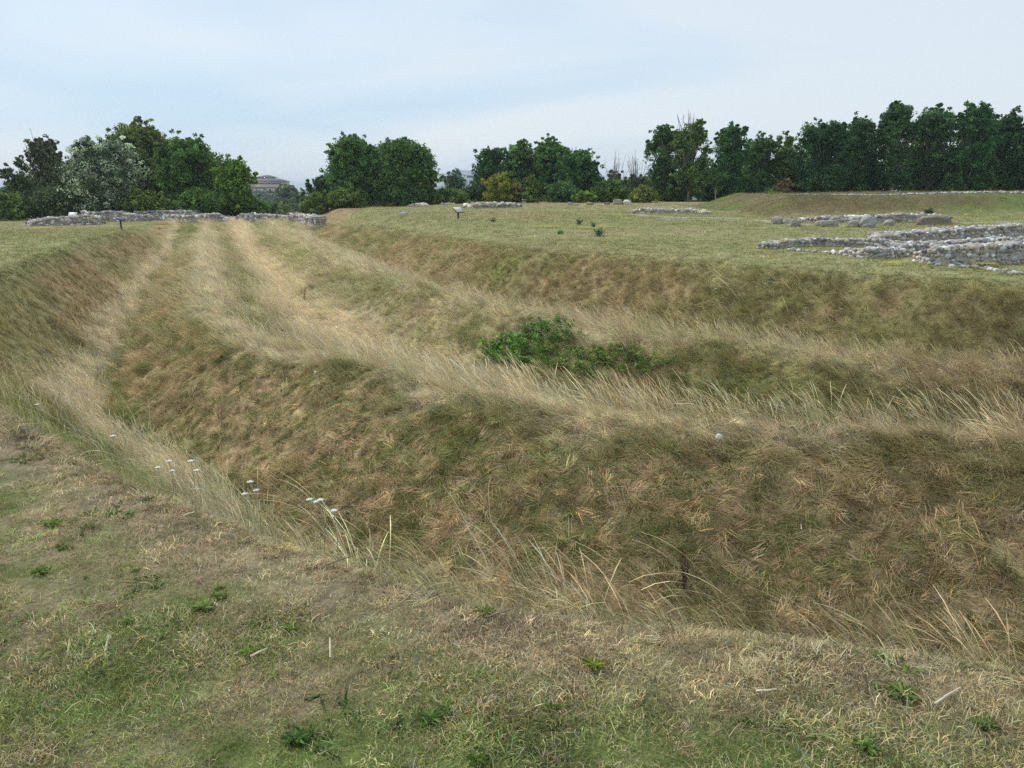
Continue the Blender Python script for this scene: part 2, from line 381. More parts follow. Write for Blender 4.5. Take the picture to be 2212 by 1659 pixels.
def axis(lo, hi, c0, c1, step, g=1.07, smax=500):
    a = list(np.arange(c0, c1+step/2, step)); s = step
    while a[-1] < hi: s = min(s*g, smax); a.append(a[-1]+s)
    b = [c0]; s = step
    while b[-1] > lo: s = min(s*g, smax); b.append(b[-1]-s)
    return np.array(b[::-1][:-1]+a)
xs = axis(-5000, 5000, -13, 15, .12, 1.03); ys = axis(-400, 7000, -1, 30, .12, 1.02)
XX, YY = np.meshgrid(xs, ys); ZZ = ground_z(XX, YY)
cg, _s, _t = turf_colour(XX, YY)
nx, ny = len(xs), len(ys)
I = (np.arange(ny-1)[:, None]*nx+np.arange(nx-1)[None]).ravel()
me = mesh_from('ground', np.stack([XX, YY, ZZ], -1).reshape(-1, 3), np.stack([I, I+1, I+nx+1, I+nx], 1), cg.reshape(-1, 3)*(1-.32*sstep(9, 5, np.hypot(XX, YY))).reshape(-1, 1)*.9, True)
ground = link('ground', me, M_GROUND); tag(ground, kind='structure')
print('ground verts', len(me.vertices))

# ------------------------------------------------------------------ grass: tuft meshes scattered by geometry nodes
rng = np.random.default_rng(7)
def blade_mesh(name, n, rad, h0, h1, w, lean, flat=0.0, seg=3, lean_dir=None, head=0.0, wob=.3, colvar=.35):
    V = []; Q = []; C = []
    k = 0
    for i in range(n):
        a = rng.uniform(0, 2*math.pi); rr = rad*math.sqrt(rng.uniform()); bx, by = rr*math.cos(a), rr*math.sin(a)
        L_ = rng.uniform(h0, h1)
        if lean_dir is None: da = rng.uniform(0, 2*math.pi)
        else: da = lean_dir + rng.normal(0, .45)
        dx, dy = math.cos(da), math.sin(da); ln = lean*rng.uniform(.4, 1.3)
        el0 = math.radians(85) - flat*rng.uniform(.7, 1.1) ; x, y, z = bx, by, -.01
        wa = rng.uniform(0, math.pi); wx, wy = math.cos(wa), math.sin(wa)
        c = 1+rng.uniform(-colvar, colvar); hue = rng.uniform(-.12, .12)
        el = el0; sl = L_/seg; pts = []
        for j in range(seg+1):
            f = j/seg; ww = w*(1-f*.8) if not head else w*.6
            if head and f > .62: ww = w*head*(1.25-abs(f-.82)/.2*.9)
            pts.append((x, y, z, max(ww, w*.15)))
            el -= ln/seg*(1+f*wob*2)
            x += dx*math.cos(el)*sl; y += dy*math.cos(el)*sl; z += math.sin(el)*sl
            if z < .004: z = .004+rng.uniform(0, .01)
        for j, (X, Y, Z, W) in enumerate(pts):
            V += [(X-wx*W/2, Y-wy*W/2, Z), (X+wx*W/2, Y+wy*W/2, Z)]
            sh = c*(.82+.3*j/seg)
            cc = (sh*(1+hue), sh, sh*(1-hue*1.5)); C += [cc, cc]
            if j < seg: Q.append((k+2*j, k+2*j+1, k+2*j+3, k+2*j+2))
        k += 2*(seg+1)
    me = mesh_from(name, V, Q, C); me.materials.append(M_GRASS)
    return bpy.data.objects.new(name, me)          # never linked to the scene: only the scatter node reads it
def scatter(name, protos, P, rot, scl, tint, label, cat):
    """one stuff object: point cloud + instance-on-points"""
    me = bpy.data.meshes.new(name); n = len(P)
    me.vertices.add(n); me.vertices.foreach_set('co', np.asarray(P, np.float32).ravel())
    def attr(nm, ty, data, f='value'):
        a = me.attributes.new(nm, ty, 'POINT'); a.data.foreach_set(f, np.asarray(data).ravel())
    attr('rot', 'FLOAT_VECTOR', np.asarray(rot, np.float32), 'vector'); attr('scl', 'FLOAT_VECTOR', np.asarray(scl, np.float32), 'vector')
    attr('tint', 'FLOAT_VECTOR', np.asarray(tint, np.float32), 'vector'); attr('pick', 'INT', rng.integers(0, len(protos), n).astype(np.int32))
    o = link(name, me, M_GRASS); tag(o, label, cat, kind='stuff')
    col = bpy.data.collections.new(name+'_tufts')
    for p in protos: col.objects.link(p)
    g = bpy.data.node_groups.new(name, 'GeometryNodeTree')
    g.interface.new_socket('Geometry', in_out='INPUT', socket_type='NodeSocketGeometry'); g.interface.new_socket('Geometry', in_out='OUTPUT', socket_type='NodeSocketGeometry')
    N = g.nodes; L = g.links; gi = N.new('NodeGroupInput'); go = N.new('NodeGroupOutput')
    ci = N.new('GeometryNodeCollectionInfo'); ci.inputs['Collection'].default_value = col; ci.inputs['Separate Children'].default_value = True; ci.inputs['Reset Children'].default_value = True
    ip = N.new('GeometryNodeInstanceOnPoints'); ip.inputs['Pick Instance'].default_value = True
    L.new(gi.outputs[0], ip.inputs['Points']); L.new(ci.outputs[0], ip.inputs['Instance'])
    for nm, ty, sock in (('rot', 'FLOAT_VECTOR', 'Rotation'), ('scl', 'FLOAT_VECTOR', 'Scale'), ('pick', 'INT', 'Instance Index')):
        a = N.new('GeometryNodeInputNamedAttribute'); a.data_type = ty; a.inputs['Name'].default_value = nm
        L.new(a.outputs[0], ip.inputs[sock])
    L.new(ip.outputs[0], go.inputs[0])
    md = o.modifiers.new('scatter', 'NODES'); md.node_group = g
    print(name, n)
    return o
def sample(dens, rmax, amax=50, seedn=1, rmin=.9):
    """random ground points in the wedge in front of the camera; dens(r) per square metre"""
    rg = np.random.default_rng(seedn); P = []
    edges = [rmin]+[e for e in (2, 3, 4.5, 6.5, 9, 13, 18, 25, 35, 50, 70, 95) if e > rmin]
    for a, b in zip(edges[:-1], edges[1:]):
        if a >= rmax: break
        b = min(b, rmax); A = math.radians(amax)*(b*b-a*a); n = int(A*dens((a+b)/2))
        r = np.sqrt(rg.uniform(a*a, b*b, n)); th = rg.uniform(-math.radians(amax), math.radians(amax), n)
        P.append(np.stack([r*np.sin(th), r*np.cos(th)], 1))
    return np.vstack(P)
WL = math.pi            # wind lays the stems over to the left
# --- mown lawn
prot = [blade_mesh('lawn_tuft', 26, .06, .02, .05, .0032, 1.1, .3, 2, colvar=.45) for _ in range(5)]
prot += [blade_mesh('lawn_straw', 14, .07, .02, .055, .003, .4, 1.2, 2, colvar=.5) for _ in range(1)]
prot_f = [blade_mesh('lawn_tuft_far', 16, .16, .03, .06, .010, 1.1, .3, 2) for _ in range(4)]
def lawn_pts(dens, rmax, seedn, rmin=.9):
    P = sample(dens, rmax, seedn=seedn, rmin=rmin, amax=85 if rmax < 7 else 55); x, y = P.T
    rn = np.random.default_rng(seedn+5).uniform(-1, 1, len(x))
    c, s, t = turf_colour(x, y, rn*1.25)
    keep = ((s < .12) | (s > 5.85))
    e = np.exp(-(((x-.2)/.5)**2+((y-2.84+.12*(x-.2))/.09)**2)); keep &= np.random.default_rng(3).uniform(size=len(x)) > e*1.4
    return x[keep], y[keep], c[keep], s[keep], t[keep]
def align(x, y, spin, amt, tilt, rg):
    e = .08; gx = (ground_z(x+e, y)-ground_z(x-e, y))/(2*e)*amt; gy = (ground_z(x, y+e)-ground_z(x, y-e))/(2*e)*amt
    gx = gx+rg.normal(0, tilt, len(x)); gy = gy+rg.normal(0, tilt, len(x))
    n = np.stack([-gx, -gy, np.ones_like(gx)], 1); n /= np.linalg.norm(n, axis=1)[:, None]
    u = np.stack([np.cos(spin), np.sin(spin), 0*spin], 1); u = u-n*(u*n).sum(1)[:, None]; u /= np.linalg.norm(u, axis=1)[:, None]; v = np.cross(n, u)
    return np.stack([np.arctan2(v[:, 2], n[:, 2]), np.arcsin(np.clip(-u[:, 2], -1, 1)), np.arctan2(u[:, 1], u[:, 0])], 1)
def go(name, protos, x, y, c, scl, label, cat, seedn, tilt=.15, free=True, sink=0, vary=.3, amt=1.0):
    rg = np.random.default_rng(seedn); n = len(x)
    c = c*np.exp(rg.normal(0, vary, n))[:, None]*np.exp(rg.normal(0, .06, (n, 3)))
    z = ground_z(x, y)-sink
    rot = align(x, y, rg.uniform(0, 2*math.pi, n) if free else rg.normal(0, .35, n), amt if free else .35, tilt, rg)
    return scatter(name, protos, np.stack([x, y, z], 1), rot, scl, c, label, cat)
x, y, c, s, t = lawn_pts(lambda r: 1200 if r < 3 else 620 if r < 4.5 else 400, 6.5, 11)
q = np.random.default_rng(1).uniform(.7, 1.35, len(x)); q = q*(.68+.35*sstep(.35, .65, fbm(x, y, .5, 71)))
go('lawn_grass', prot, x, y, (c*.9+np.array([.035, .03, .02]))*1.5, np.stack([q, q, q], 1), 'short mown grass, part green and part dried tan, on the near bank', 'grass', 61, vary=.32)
x, y, c, s, t = lawn_pts(lambda r: 90 if r < 9 else 60 if r < 13 else 40 if r < 25 else 16 if r < 50 else 6, 75, 12, 6.5)
q = np.random.default_rng(2).uniform(.7, 1.3, len(x)); qq = q*(1+sstep(10, 50, np.hypot(x, y))*1.6)
go('plateau_grass', prot_f, x, y, c*1.12, np.stack([qq, qq, q*1.1], 1), 'short dry turf on the flat ground beyond and beside the ditches', 'grass', 62)

# --- ditch grass
def ditch_pts(dens, rmax, seedn, rmin=2.0):
    P = sample(dens, rmax, seedn=seedn, rmin=rmin); x, y = P.T
    rn = np.random.default_rng(seedn+5).uniform(-1, 1, len(x))
    c, s, t = turf_colour(x, y, rn*.8)
    k = (s > -.1) & (s < 6.15)
    return x[k], y[k], c[k], s[k], t[k]
lay = lambda s, a, b, w=.2: sstep(a-w, a+w, s)*sstep(b+w, b-w, s)
mat_p = [blade_mesh('thatch_tuft', 20, .05, .08, .18, .0054, 1.1, 1.1, 3, wob=.6, colvar=.5, lean_dir=q_) for q_ in (0, .6, -.6, 2.6, 3.6, -1.3, -1.8)]
x, y, c, s, t = ditch_pts(lambda r: 480 if r < 9 else 270 if r < 13 else 120 if r < 25 else 30, 45, 21)
q = np.random.default_rng(4).uniform(.7, 1.4, len(x))*(.55+.45*sstep(3.5, 7, np.hypot(x, y)))*(1+.5*sstep(12, 40, np.hypot(x, y)))
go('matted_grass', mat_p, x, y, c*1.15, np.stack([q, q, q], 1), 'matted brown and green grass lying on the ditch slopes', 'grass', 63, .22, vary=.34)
mid_p = [blade_mesh('mid_tuft', 20, .08, .10, .27, .0050, .9, .35, 4, lean_dir=WL, colvar=.45) for _ in range(5)]
x, y, c, s, t = ditch_pts(lambda r: 260 if r < 9 else 190 if r < 13 else 120 if r < 18 else 70 if r < 25 else 36 if r < 50 else 18, 62, 22)
face = lay(s, 1.0, 1.8, .1)*sstep(5.5, 7.0, t); outer = lay(s, -.1, .75, .1)
pr = .95 - .85*face - .55*outer*sstep(8, 6, t) - .45*lay(s, 5.3, 6.2, .2)*sstep(8.5, 10.5, t); pr *= sstep(.0, .35, s)*sstep(6.1, 5.8, s)*(1-.75*lay(s, -.2, .5, .15)*sstep(7, 8.5, t))
pr *= .35+.9*sstep(.3, .6, fbm(x, y, 1.3, 91))
k = np.random.default_rng(5).uniform(size=len(x)) < pr
x, y, c, s, t = x[k], y[k], c[k], s[k], t[k]
q = np.random.default_rng(6).uniform(.6, 1.25, len(x)); qq = q*(1+1.0*sstep(12, 45, np.hypot(x, y)))
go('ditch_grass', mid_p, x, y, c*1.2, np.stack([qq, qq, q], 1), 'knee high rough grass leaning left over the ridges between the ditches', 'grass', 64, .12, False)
tall_p = [blade_mesh('tall_tuft', 12, .12, .32, .66, .0030, .95, .12, 6, lean_dir=WL, head=2.0, colvar=.3) for _ in range(6)]
x, y, c, s, t = ditch_pts(lambda r: 110 if r < 13 else 100 if r < 18 else 85 if r < 25 else 62 if r < 50 else 34, 66, 23)
left = sstep(9.6, 7.5, t); rn = fbm(x, y, 1.6, 95); s_true = s; s = wander(x, y, s)
pr = 1.15*lay(s, .72, 1.0, .08)*sstep(9.6, 8.2, t) + .98*lay(s, 2.65, 3.25, .2)*left*1.2 + .5*lay(s, 1.95, 2.5, .15) + .55*lay(s, 3.75, 4.3, .2) + .7*lay(s, 4.5, 5.1, .2)*sstep(10, 8, t)
pr += .30*lay(s, 5.1, 6.0, .2)*sstep(11.2, 9, t) + .15*lay(s, 2.2, 2.5, .15)*sstep(8, 10, t) + .16*lay(s, .25, .8, .1)*sstep(6.3, 8, t)
pr += .16*lay(s, 1.2, 5.5, .2)*sstep(6.5, 5, t)*2
pr *= sstep(.0, .15, s_true)*sstep(6.1, 5.9, s_true)
pr *= .25+1.0*sstep(.32, .6, rn)
bmp = np.exp(-((x-5.9)**2+(y-10.2)**2)/.35)
k = np.random.default_rng(8).uniform(size=len(x)) < pr*(.8-.25*sstep(14, 20, np.hypot(x, y))*(1-lay(s, 2.65, 3.25, .2)))+bmp*1.3
x, y, c, s, t, bmp = x[k], y[k], c[k], s[k], t[k], bmp[k]
cs = mixc(c, STRAW*1.12, .6+.25*np.clip(lay(s, .7, 1.02, .1)*sstep(9, 7.5, t), 0, 1))
cs = mixc(cs, PINK*1.0, np.clip(bmp*1.5, 0, .85))
q = np.random.default_rng(9).uniform(.5, 1.1, len(x))*(1-.3*sstep(9, 10.5, t)*(s > 3))*(1-.2*sstep(9, 7, t)); qq = q*(1+.7*sstep(15, 50, np.hypot(x, y)))
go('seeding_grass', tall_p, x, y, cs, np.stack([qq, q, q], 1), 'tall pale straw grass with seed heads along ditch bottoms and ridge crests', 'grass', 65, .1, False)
# --- longer grass and arching stems on the near lip
lip_p = [blade_mesh('lip_tuft', 20, .07, .04, .11, .003, .8, .2, 3) for _ in range(4)]
rg = np.random.default_rng(31); P = sample(lambda r: 700 if r < 6 else 260, 13, seedn=32, rmin=1.8); x, y = P.T
c, s, t = turf_colour(x, y, rg.uniform(-1, 1, len(x))*.6)
k = (s > -.02) & (s < .55) & (rg.uniform(size=len(x)) < .8*lay(s, .08, .45, .1)*sstep(5.8, 7, t)*(.3+fbm(x, y, .5, 33)))
x, y, c = x[k], y[k], c[k]; q = rg.uniform(.6, 1.3, len(x))
go('verge_grass', lip_p, x, y, mixc(c, STRAW, .5), np.stack([q, q, q], 1), 'dry tan fringe of grass along the near lip of the ditch', 'grass', 66, .2)

# --- single arching stems with seed heads on the inner side of the near lip
arc_p = [blade_mesh('arching_stems', 3, .05, .42, .76, .0029, 1.35, .15, 9, lean_dir=WL, head=2.1, colvar=.2) for _ in range(7)]
rg = np.random.default_rng(51); P = sample(lambda r: 26, 9, seedn=52, rmin=1.8); x, y = P.T; c, s, t = turf_colour(x, y)
k = (s > .06) & (s < .62) & (t > 7.6) & (rg.uniform(size=len(x)) < .25+.9*sstep(.42, .6, fbm(x, y, .7, 53))); x, y, t = x[k], y[k], t[k]
q = rg.uniform(.55, 1.1, len(x)); go('arching_grass', arc_p, x, y, mixc(np.broadcast_to(STRAW*.95, (len(x), 3)), GREEN*1.5, rg.uniform(0, .35, len(x))), np.stack([q, q, q], 1), 'tall arching grass stems with pale seed heads along the near lip', 'grass', 68, .12, False, vary=.2)

# --- small broad leaved weeds through the near turf
wd_p = [blade_mesh('weed_tuft', 9, .03, .03, .075, .012, .7, .75, 3, colvar=.3) for _ in range(4)]
rg = np.random.default_rng(41); P = sample(lambda r: 150, 7, seedn=42); x, y = P.T; c, s, t = turf_colour(x, y, rg.uniform(-1, 1, len(x))*.3)
k = (s < 0) & (rg.uniform(size=len(x)) < sstep(.48, .62, fbm(x, y, .5, 31)*.6+fbm(x, y, 1.3, 44)*.4)); x, y = x[k], y[k]
q = rg.uniform(.5, 1.3, len(x)); go('turf_weeds', wd_p, x, y, np.array([.13, .20, .055])[None]*rg.uniform(.6, 1.2, (len(x), 1)), np.stack([q, q, q*.8], 1), 'small green broad leaved weeds through the near turf', 'weeds', 67)

# ------------------------------------------------------------------ placing things on the terrain
_Dg = np.concatenate([np.arange(1.5, 30, .03), np.arange(30, 130, .1)])
def hit(px, py, first=False):
    """ground point under a sight line (the farthest crossing, or the first)"""
    d = ray(px, py); k = _Dg/d[1]; x = d[0]*k; z = CAMZ+d[2]*k
    below = z < ground_z(x, _Dg); cr_ = np.where(below[1:] & ~below[:-1])[0]
    if len(cr_) == 0: i = len(_Dg)-2
    else: i = cr_[0] if first else cr_[-1]
    return float(x[i]), float(_Dg[i]), gz(float(x[i]), float(_Dg[i]))
R_ = np.random.default_rng(99)

# ------------------------------------------------------------------ flint walls
FLINT = [(.33, .32, .31), (.24, .23, .23), (.50, .48, .44), (.16, .155, .16), (.32, .27, .21), (.40, .38, .35), (.28, .24, .21), (.22, .18, .14)]
TUFA = [(.34, .31, .29), (.26, .23, .22), (.46, .43, .39), (.18, .16, .15), (.36, .30, .23), (.55, .52, .48), (.24, .20, .16)]
def add_stone(mb, p, sz, col, n_=ICO1, rz=None):
    col = np.array(col)*1.55
    V, T = n_
    V = V*(1+R_.normal(0, .09, (len(V), 1))); V = np.sign(V)*np.abs(V)**.85
    a = R_.uniform(-.35, .35) + (rz or 0); c, s_ = math.cos(a), math.sin(a)
    V = V*np.array(sz)/2
    th = R_.normal(0, .18); V = V@np.array([[math.cos(th), 0, math.sin(th)], [0, 1, 0], [-math.sin(th), 0, math.cos(th)]])
    V = V@np.array([[c, s_, 0], [-s_, c, 0], [0, 0, 1]])
    mb.add(V+np.array(p), T, np.array(col)*R_.uniform(.8, 1.15))
def flint_wall(name, label, prof, thick, ss=.11, pal=FLINT, group=None, back=True, mortar=(.40, .355, .29), hs=1.0):
    """prof: (column, base row, top row) along the front face, measured from the photo, turned into ground points and metres"""
    W = []
    for px, b, t_ in prof:
        x, y, z = hit(px, b); W.append((x, y, max(.03, (zat(t_, y)-z)*hs)))
    W = np.array(W); seg = np.hypot(*np.diff(W[:, :2], axis=0).T); cum = np.concatenate([[0], np.cumsum(seg)]); Ltot = cum[-1]
    f = lambda u: np.array([np.interp(u, cum, W[:, k]) for k in range(3)]).T
    u = np.linspace(0, Ltot, max(4, int(Ltot/(ss*1.5)))); P = f(u); n = len(u)
    P[:, 2] *= 1+(vnoise(u, u*0, ss*5, 3)-.5)*.22
    t = np.gradient(P[:, :2], axis=0); t /= np.linalg.norm(t, axis=1)[:, None]
    nn = np.stack([-t[:, 1], t[:, 0]], 1); nn *= np.sign((nn*P[:, :2]).sum(1))[:, None]      # away from the viewer side
    z0 = ground_z(P[:, 0], P[:, 1]); B = P[:, :2]+nn*thick; zb = np.minimum(ground_z(B[:, 0], B[:, 1]), z0)
    mb = MB(); zt = z0+P[:, 2]; jit = R_.normal(0, ss*.12, n)
    V = np.concatenate([np.c_[P[:, :2], z0-.25], np.c_[P[:, :2]+nn*ss*.1, zt], np.c_[B-nn*ss*.1, zt+jit], np.c_[B, zb-.25]])
    T = []
    for i in range(n-1):
        for k in range(3): T.append((k*n+i, k*n+i+1, (k+1)*n+i+1, (k+1)*n+i))
    mb.add(V, T, np.array(mortar)*(.8+.4*vnoise(V[:, 0]*1.0, V[:, 2]+V[:, 1], ss*1.5, 9))[:, None]); mb.add(V[[0, n, 2*n, 3*n]], [(0, 1, 2, 3)], mortar); mb.add(V[[n-1, 2*n-1, 3*n-1, 4*n-1]], [(0, 3, 2, 1)], mortar)
    L_ = lambda q, a: np.interp(q, u, a)
    def pick(): return pal[R_.integers(len(pal))]
    q = 0
    rows = lambda H: np.arange(ss*.3, max(H, ss*.35), ss*.78)
    def put(q, off, zz, dpt):
        x = L_(q, P[:, 0])+L_(q, nn[:, 0])*off; y = L_(q, P[:, 1])+L_(q, nn[:, 1])*off
        ang = math.atan2(L_(q, t[:, 1]), L_(q, t[:, 0]))
        k = R_.choice([.55, .75, .9, 1.05, 1.35]); zz = zz+R_.normal(0, ss*.08)
        add_stone(mb, (x, y, zz), (ss*1.25*k*R_.uniform(.8, 1.3), ss*dpt, ss*.85*k), pick(), rz=ang)
    for side in ((0, 1) if back else (0,)):
        for r in range(40):
            zz = ss*.25+r*ss*.80
            if zz > P[:, 2].max(): break
            q = R_.uniform(0, ss)
            while q < Ltot:
                if zz < L_(q, P[:, 2])-ss*.1 and R_.uniform() < .80:
                    put(q, ss*.12 if side == 0 else thick-ss*.12, L_(q, z0)+zz+R_.normal(0, ss*.06), .7)
                q += ss*R_.uniform(.95, 1.35)
    nt_ = max(2, int(thick/(ss*1.0)))
    for j in range(nt_+1):
        q = R_.uniform(0, ss)
        while q < Ltot:
            if R_.uniform() < (.85 if j in (0, nt_) else .55):
                put(q, ss*.15+(thick-ss*.3)*j/nt_, L_(q, zt)-ss*.22+R_.normal(0, ss*.10), 1.1)
            q += ss*R_.uniform(1.0, 1.5)
    for e, qq in ((0, 0.0), (1, Ltot)):
        for r in range(40):
            zz = ss*.25+r*ss*.8
            if zz > L_(qq, P[:, 2]): break
            for j in range(nt_+1): put(qq, thick*j/nt_, L_(qq, z0)+zz, 1.0)
    o = mb.build(name, M_STONE, smooth=True)
    return tag(o, label, 'wall', group)
GR = 'ruined flint walls of the room by the inner ditch'
flint_wall('flint_wall', 'low flint wall stub curving right, lowest and leftmost of the near ruin', [(1667, 538, 527), (1700, 534, 519), (1770, 532, 514), (1860, 533, 517), (1958, 537, 521)], .35, .10, group=GR)
flint_wall('flint_wall', 'knee high flint wall with broken stepped left end, in front of the green strip', [(1793, 548, 544), (1835, 554, 538), (1870, 558, 536), (1905, 559, 538), (1965, 553, 538)], .4, .10, group=GR)
flint_wall('flint_wall', 'thickest front flint wall with a squared left corner, nearest the ditch', [(1976, 566, 546), (1990, 569, 536), (2030, 573, 533), (2100, 572, 530), (2212, 568, 526), (2330, 562, 521)], .55, .105, group=GR)
flint_wall('flint_wall', 'second tier of flint wall rising just behind the thickest front wall', [(1948, 549, 529), (1975, 548, 524), (2060, 546, 521), (2150, 543, 517), (2212, 541, 513), (2330, 537, 508)], .4, .10, group=GR)
flint_wall('flint_wall', 'rear flint wall of the near ruin, highest against the plateau grass', [(1900, 525, 512), (1915, 525, 506), (1950, 524, 501), (2028, 522, 498), (2075, 519, 494), (2140, 517, 493), (2154, 516, 486), (2212, 514, 486), (2330, 512, 484)], .8, .11, group=GR)
flint_wall('flint_footing', 'line of white footing stones trailing right from the thickest front flint wall', [(2026, 574, 571), (2070, 577, 575), (2110, 580, 578), (2150, 585, 583), (2186, 592, 590)], .16, .09, back=False, hs=.4, mortar=(.18, .16, .09))['category'] = 'footing'
flint_wall('flint_footing', 'short line of footing stones below the lowest flint wall stub', [(1703, 541, 539), (1740, 543, 541), (1783, 546, 544)], .14, .08, back=False, hs=.4, mortar=(.18, .16, .09))['category'] = 'footing'
flint_wall('flint_wall', 'long straight flint wall behind the boulders, below the stony bank', [(1725, 478, 472), (1770, 481, 469), (1850, 482, 467), (1930, 481, 464), (1990, 480, 461), (2030, 478, 463)], .6, .15, pal=TUFA)
flint_wall('flint_wall', 'short isolated flint wall lying beside the pale gravel strip, no boulders near', [(1366, 460, 454), (1385, 461, 450), (1440, 460, 451), (1495, 461, 452), (1516, 462, 458)], .6, .15, pal=TUFA)
flint_wall('flint_wall', 'low grey wall mound beside the small white sign in front of bushes', [(1003, 449, 444), (1030, 450, 440), (1080, 449, 439), (1110, 448, 439), (1126, 446, 442)], 1.0, .22, pal=TUFA, mortar=(.33, .29, .23))
flint_wall('stone_heap', 'small grey stone heap on the plateau skyline below the big round tree', [(882, 446, 443), (893, 446, 438.5), (903, 446, 439), (909, 446, 443)], .8, .22, pal=TUFA)['category'] = 'stones'
flint_wall('stone_heap', 'tiny flat stone heap on the skyline left of the small white sign', [(953, 441, 439), (962, 441, 438), (971, 441, 439.5)], .5, .2, pal=TUFA)['category'] = 'stones'
# the far fort wall across the end of the ditches
GW = 'pieces of the broken fort wall at the far end of the ditches'
TF = dict(pal=TUFA, back=False, mortar=(.33, .29, .27), group=GW)
flint_wall('fort_wall', 'leftmost fort wall length sloping down to the left, behind the white panel', [(63, 488, 484), (72, 488, 480), (100, 487, 471), (150, 486, 466), (200, 485, 465), (228, 483, 468)], .9, .17, **TF)
flint_wall('fort_wall', 'raised fort wall length with a white stone at its right end, left of the dip', [(181, 479, 457), (220, 478.5, 456), (257, 478, 454), (268, 478, 461), (290, 478, 464), (330, 477, 465)], .9, .17, **TF)
flint_wall('fort_wall', 'level topped fort wall length right of the dip, below the olive tree', [(291, 474, 458), (294, 474, 455), (340, 474, 454), (415, 474, 455), (418, 474, 462)], .9, .17, **TF)
flint_wall('fort_wall', 'rubble fort wall length stepping down right in front of the level topped one', [(355, 477, 465), (380, 480, 464), (420, 482, 466), (450, 481, 464), (456, 480, 462), (478, 479, 462), (483, 479, 472)], .9, .17, **TF)
flint_wall('fort_wall', 'wall fragment with a low left half and a taller right half, beyond the trench mouth', [(491, 480, 475), (496, 480, 471), (512, 480, 471), (515, 480, 462), (532, 480, 462), (536, 480, 471)], .9, .17, **TF)
flint_wall('fort_wall', 'squat wall fragment with a level top, middle one of the fragments by the gap', [(540, 478, 469), (543, 478, 462), (564, 478, 462), (567, 478, 467), (577, 478, 469)], .9, .17, **TF)
flint_wall('fort_wall', 'wall fragment with a notched top and a green plant, left of the tall end piece', [(583, 477, 464), (600, 477, 463), (603, 477, 466), (612, 477, 464), (623, 478, 468)], .9, .17, **TF)
flint_wall('fort_wall', 'tallest end piece of fort wall, turning toward the viewer with clear stone courses', [(624, 480, 461), (638, 482, 461), (642, 484, 463), (660, 489, 467), (674, 493, 470)], 1.0, .18, pal=TUFA, mortar=(.33, .29, .27), group=GW)

# ------------------------------------------------------------------ boulders
def boulder(name, label, x0, x1, top, base, col, blocky=.75, group=None, dep=.8, cat='boulder', first=False):
    px = (x0+x1)/2; x, y, z = hit(px, base, first); wd = (x1-x0)/F*y; h = zat(top, y)-z
    V, T = ICO3; V = np.sign(V)*np.abs(V)**blocky
    r = fbm(V[:, 0]*1.3+px, V[:, 1]*1.3+V[:, 2]*2.1, .8, int(px)); V = V*(1+(r[:, None]-.5)*.5)
    r2 = fbm(V[:, 0]*3+px, V[:, 2]*3+V[:, 1], .5, int(px)+3); V = V*(1+(r2[:, None]-.5)*.12)
    V = V*np.array([wd/2, wd*dep/2, h*.62]); V[:, 2] += h*.38
    mb = MB(); mb.add(V, T, col); o = mb.build(name, M_STONE, smooth=True, loc=(x, y+wd*.2, z))
    return tag(o, label, cat, group)
GB = 'boulders lined up in front of the long flint wall'
gy = (.36, .33, .30)
boulder('boulder', 'upright rounded grey boulder, first at the left of the boulder row', 1668, 1692, 468, 483.5, gy, .8, GB)
boulder('boulder', 'pale rounded boulder, second from the left in the boulder row', 1692, 1711, 471, 484, (.42, .40, .37), .8, GB)
boulder('boulder', 'short boulder closest to the viewer, third from the left in its row', 1709, 1730, 472.5, 489, gy, .7, GB)
boulder('boulder', 'long flat stone slab with a hump, fourth from the left in its row', 1767, 1810, 476, 489, (.38, .34, .29), .6, GB)
boulder('boulder', 'squat boulder left against the pointed boulder, before the long wall', 1836, 1862, 475, 490, gy, .8, GB)
boulder('boulder', 'tall pointed grey boulder standing in the middle of the long wall', 1861, 1893, 465.5, 491, (.40, .37, .35), .9, GB)
boulder('boulder', 'small boulder between the pointed boulder and the big brown block', 1911, 1935, 474, 487, gy, .8, GB)
boulder('stone_block', 'largest squared brown stone block at the right end of the long wall', 1992, 2058, 465.5, 486, (.27, .23, .19), .5, GB, .5, 'stone block')
boulder('boulder', 'lone grey boulder on the grass left of the lectern sign', 863.5, 881, 457, 467, (.40, .39, .37), .8)
GT = 'stones set along the foot of the far trees'
boulder('boulder', 'small square grey stone, leftmost of the stones under the far trees', 1227, 1237, 436.5, 443, gy, .5, GT)
boulder('boulder', 'lowest flat stone right beside the leftmost one under the far trees', 1239, 1250, 439.4, 443, gy, .8, GT)
boulder('boulder', 'tan stone block between the small grey pair and the brown stone', 1267, 1282, 436.5, 442.5, (.36, .27, .15), .5, GT)
boulder('boulder', 'low brown stone left of the tallest stone under the far trees', 1306, 1318, 436, 441.5, (.22, .18, .14), .8, GT)
boulder('boulder', 'tallest square stone under the far trees, left of the white one', 1325, 1343.5, 430, 441.5, (.36, .32, .25), .5, GT)
boulder('boulder', 'white rounded stone, rightmost under the far trees', 1345, 1363, 431.5, 441.5, (.68, .63, .55), .75, GT)

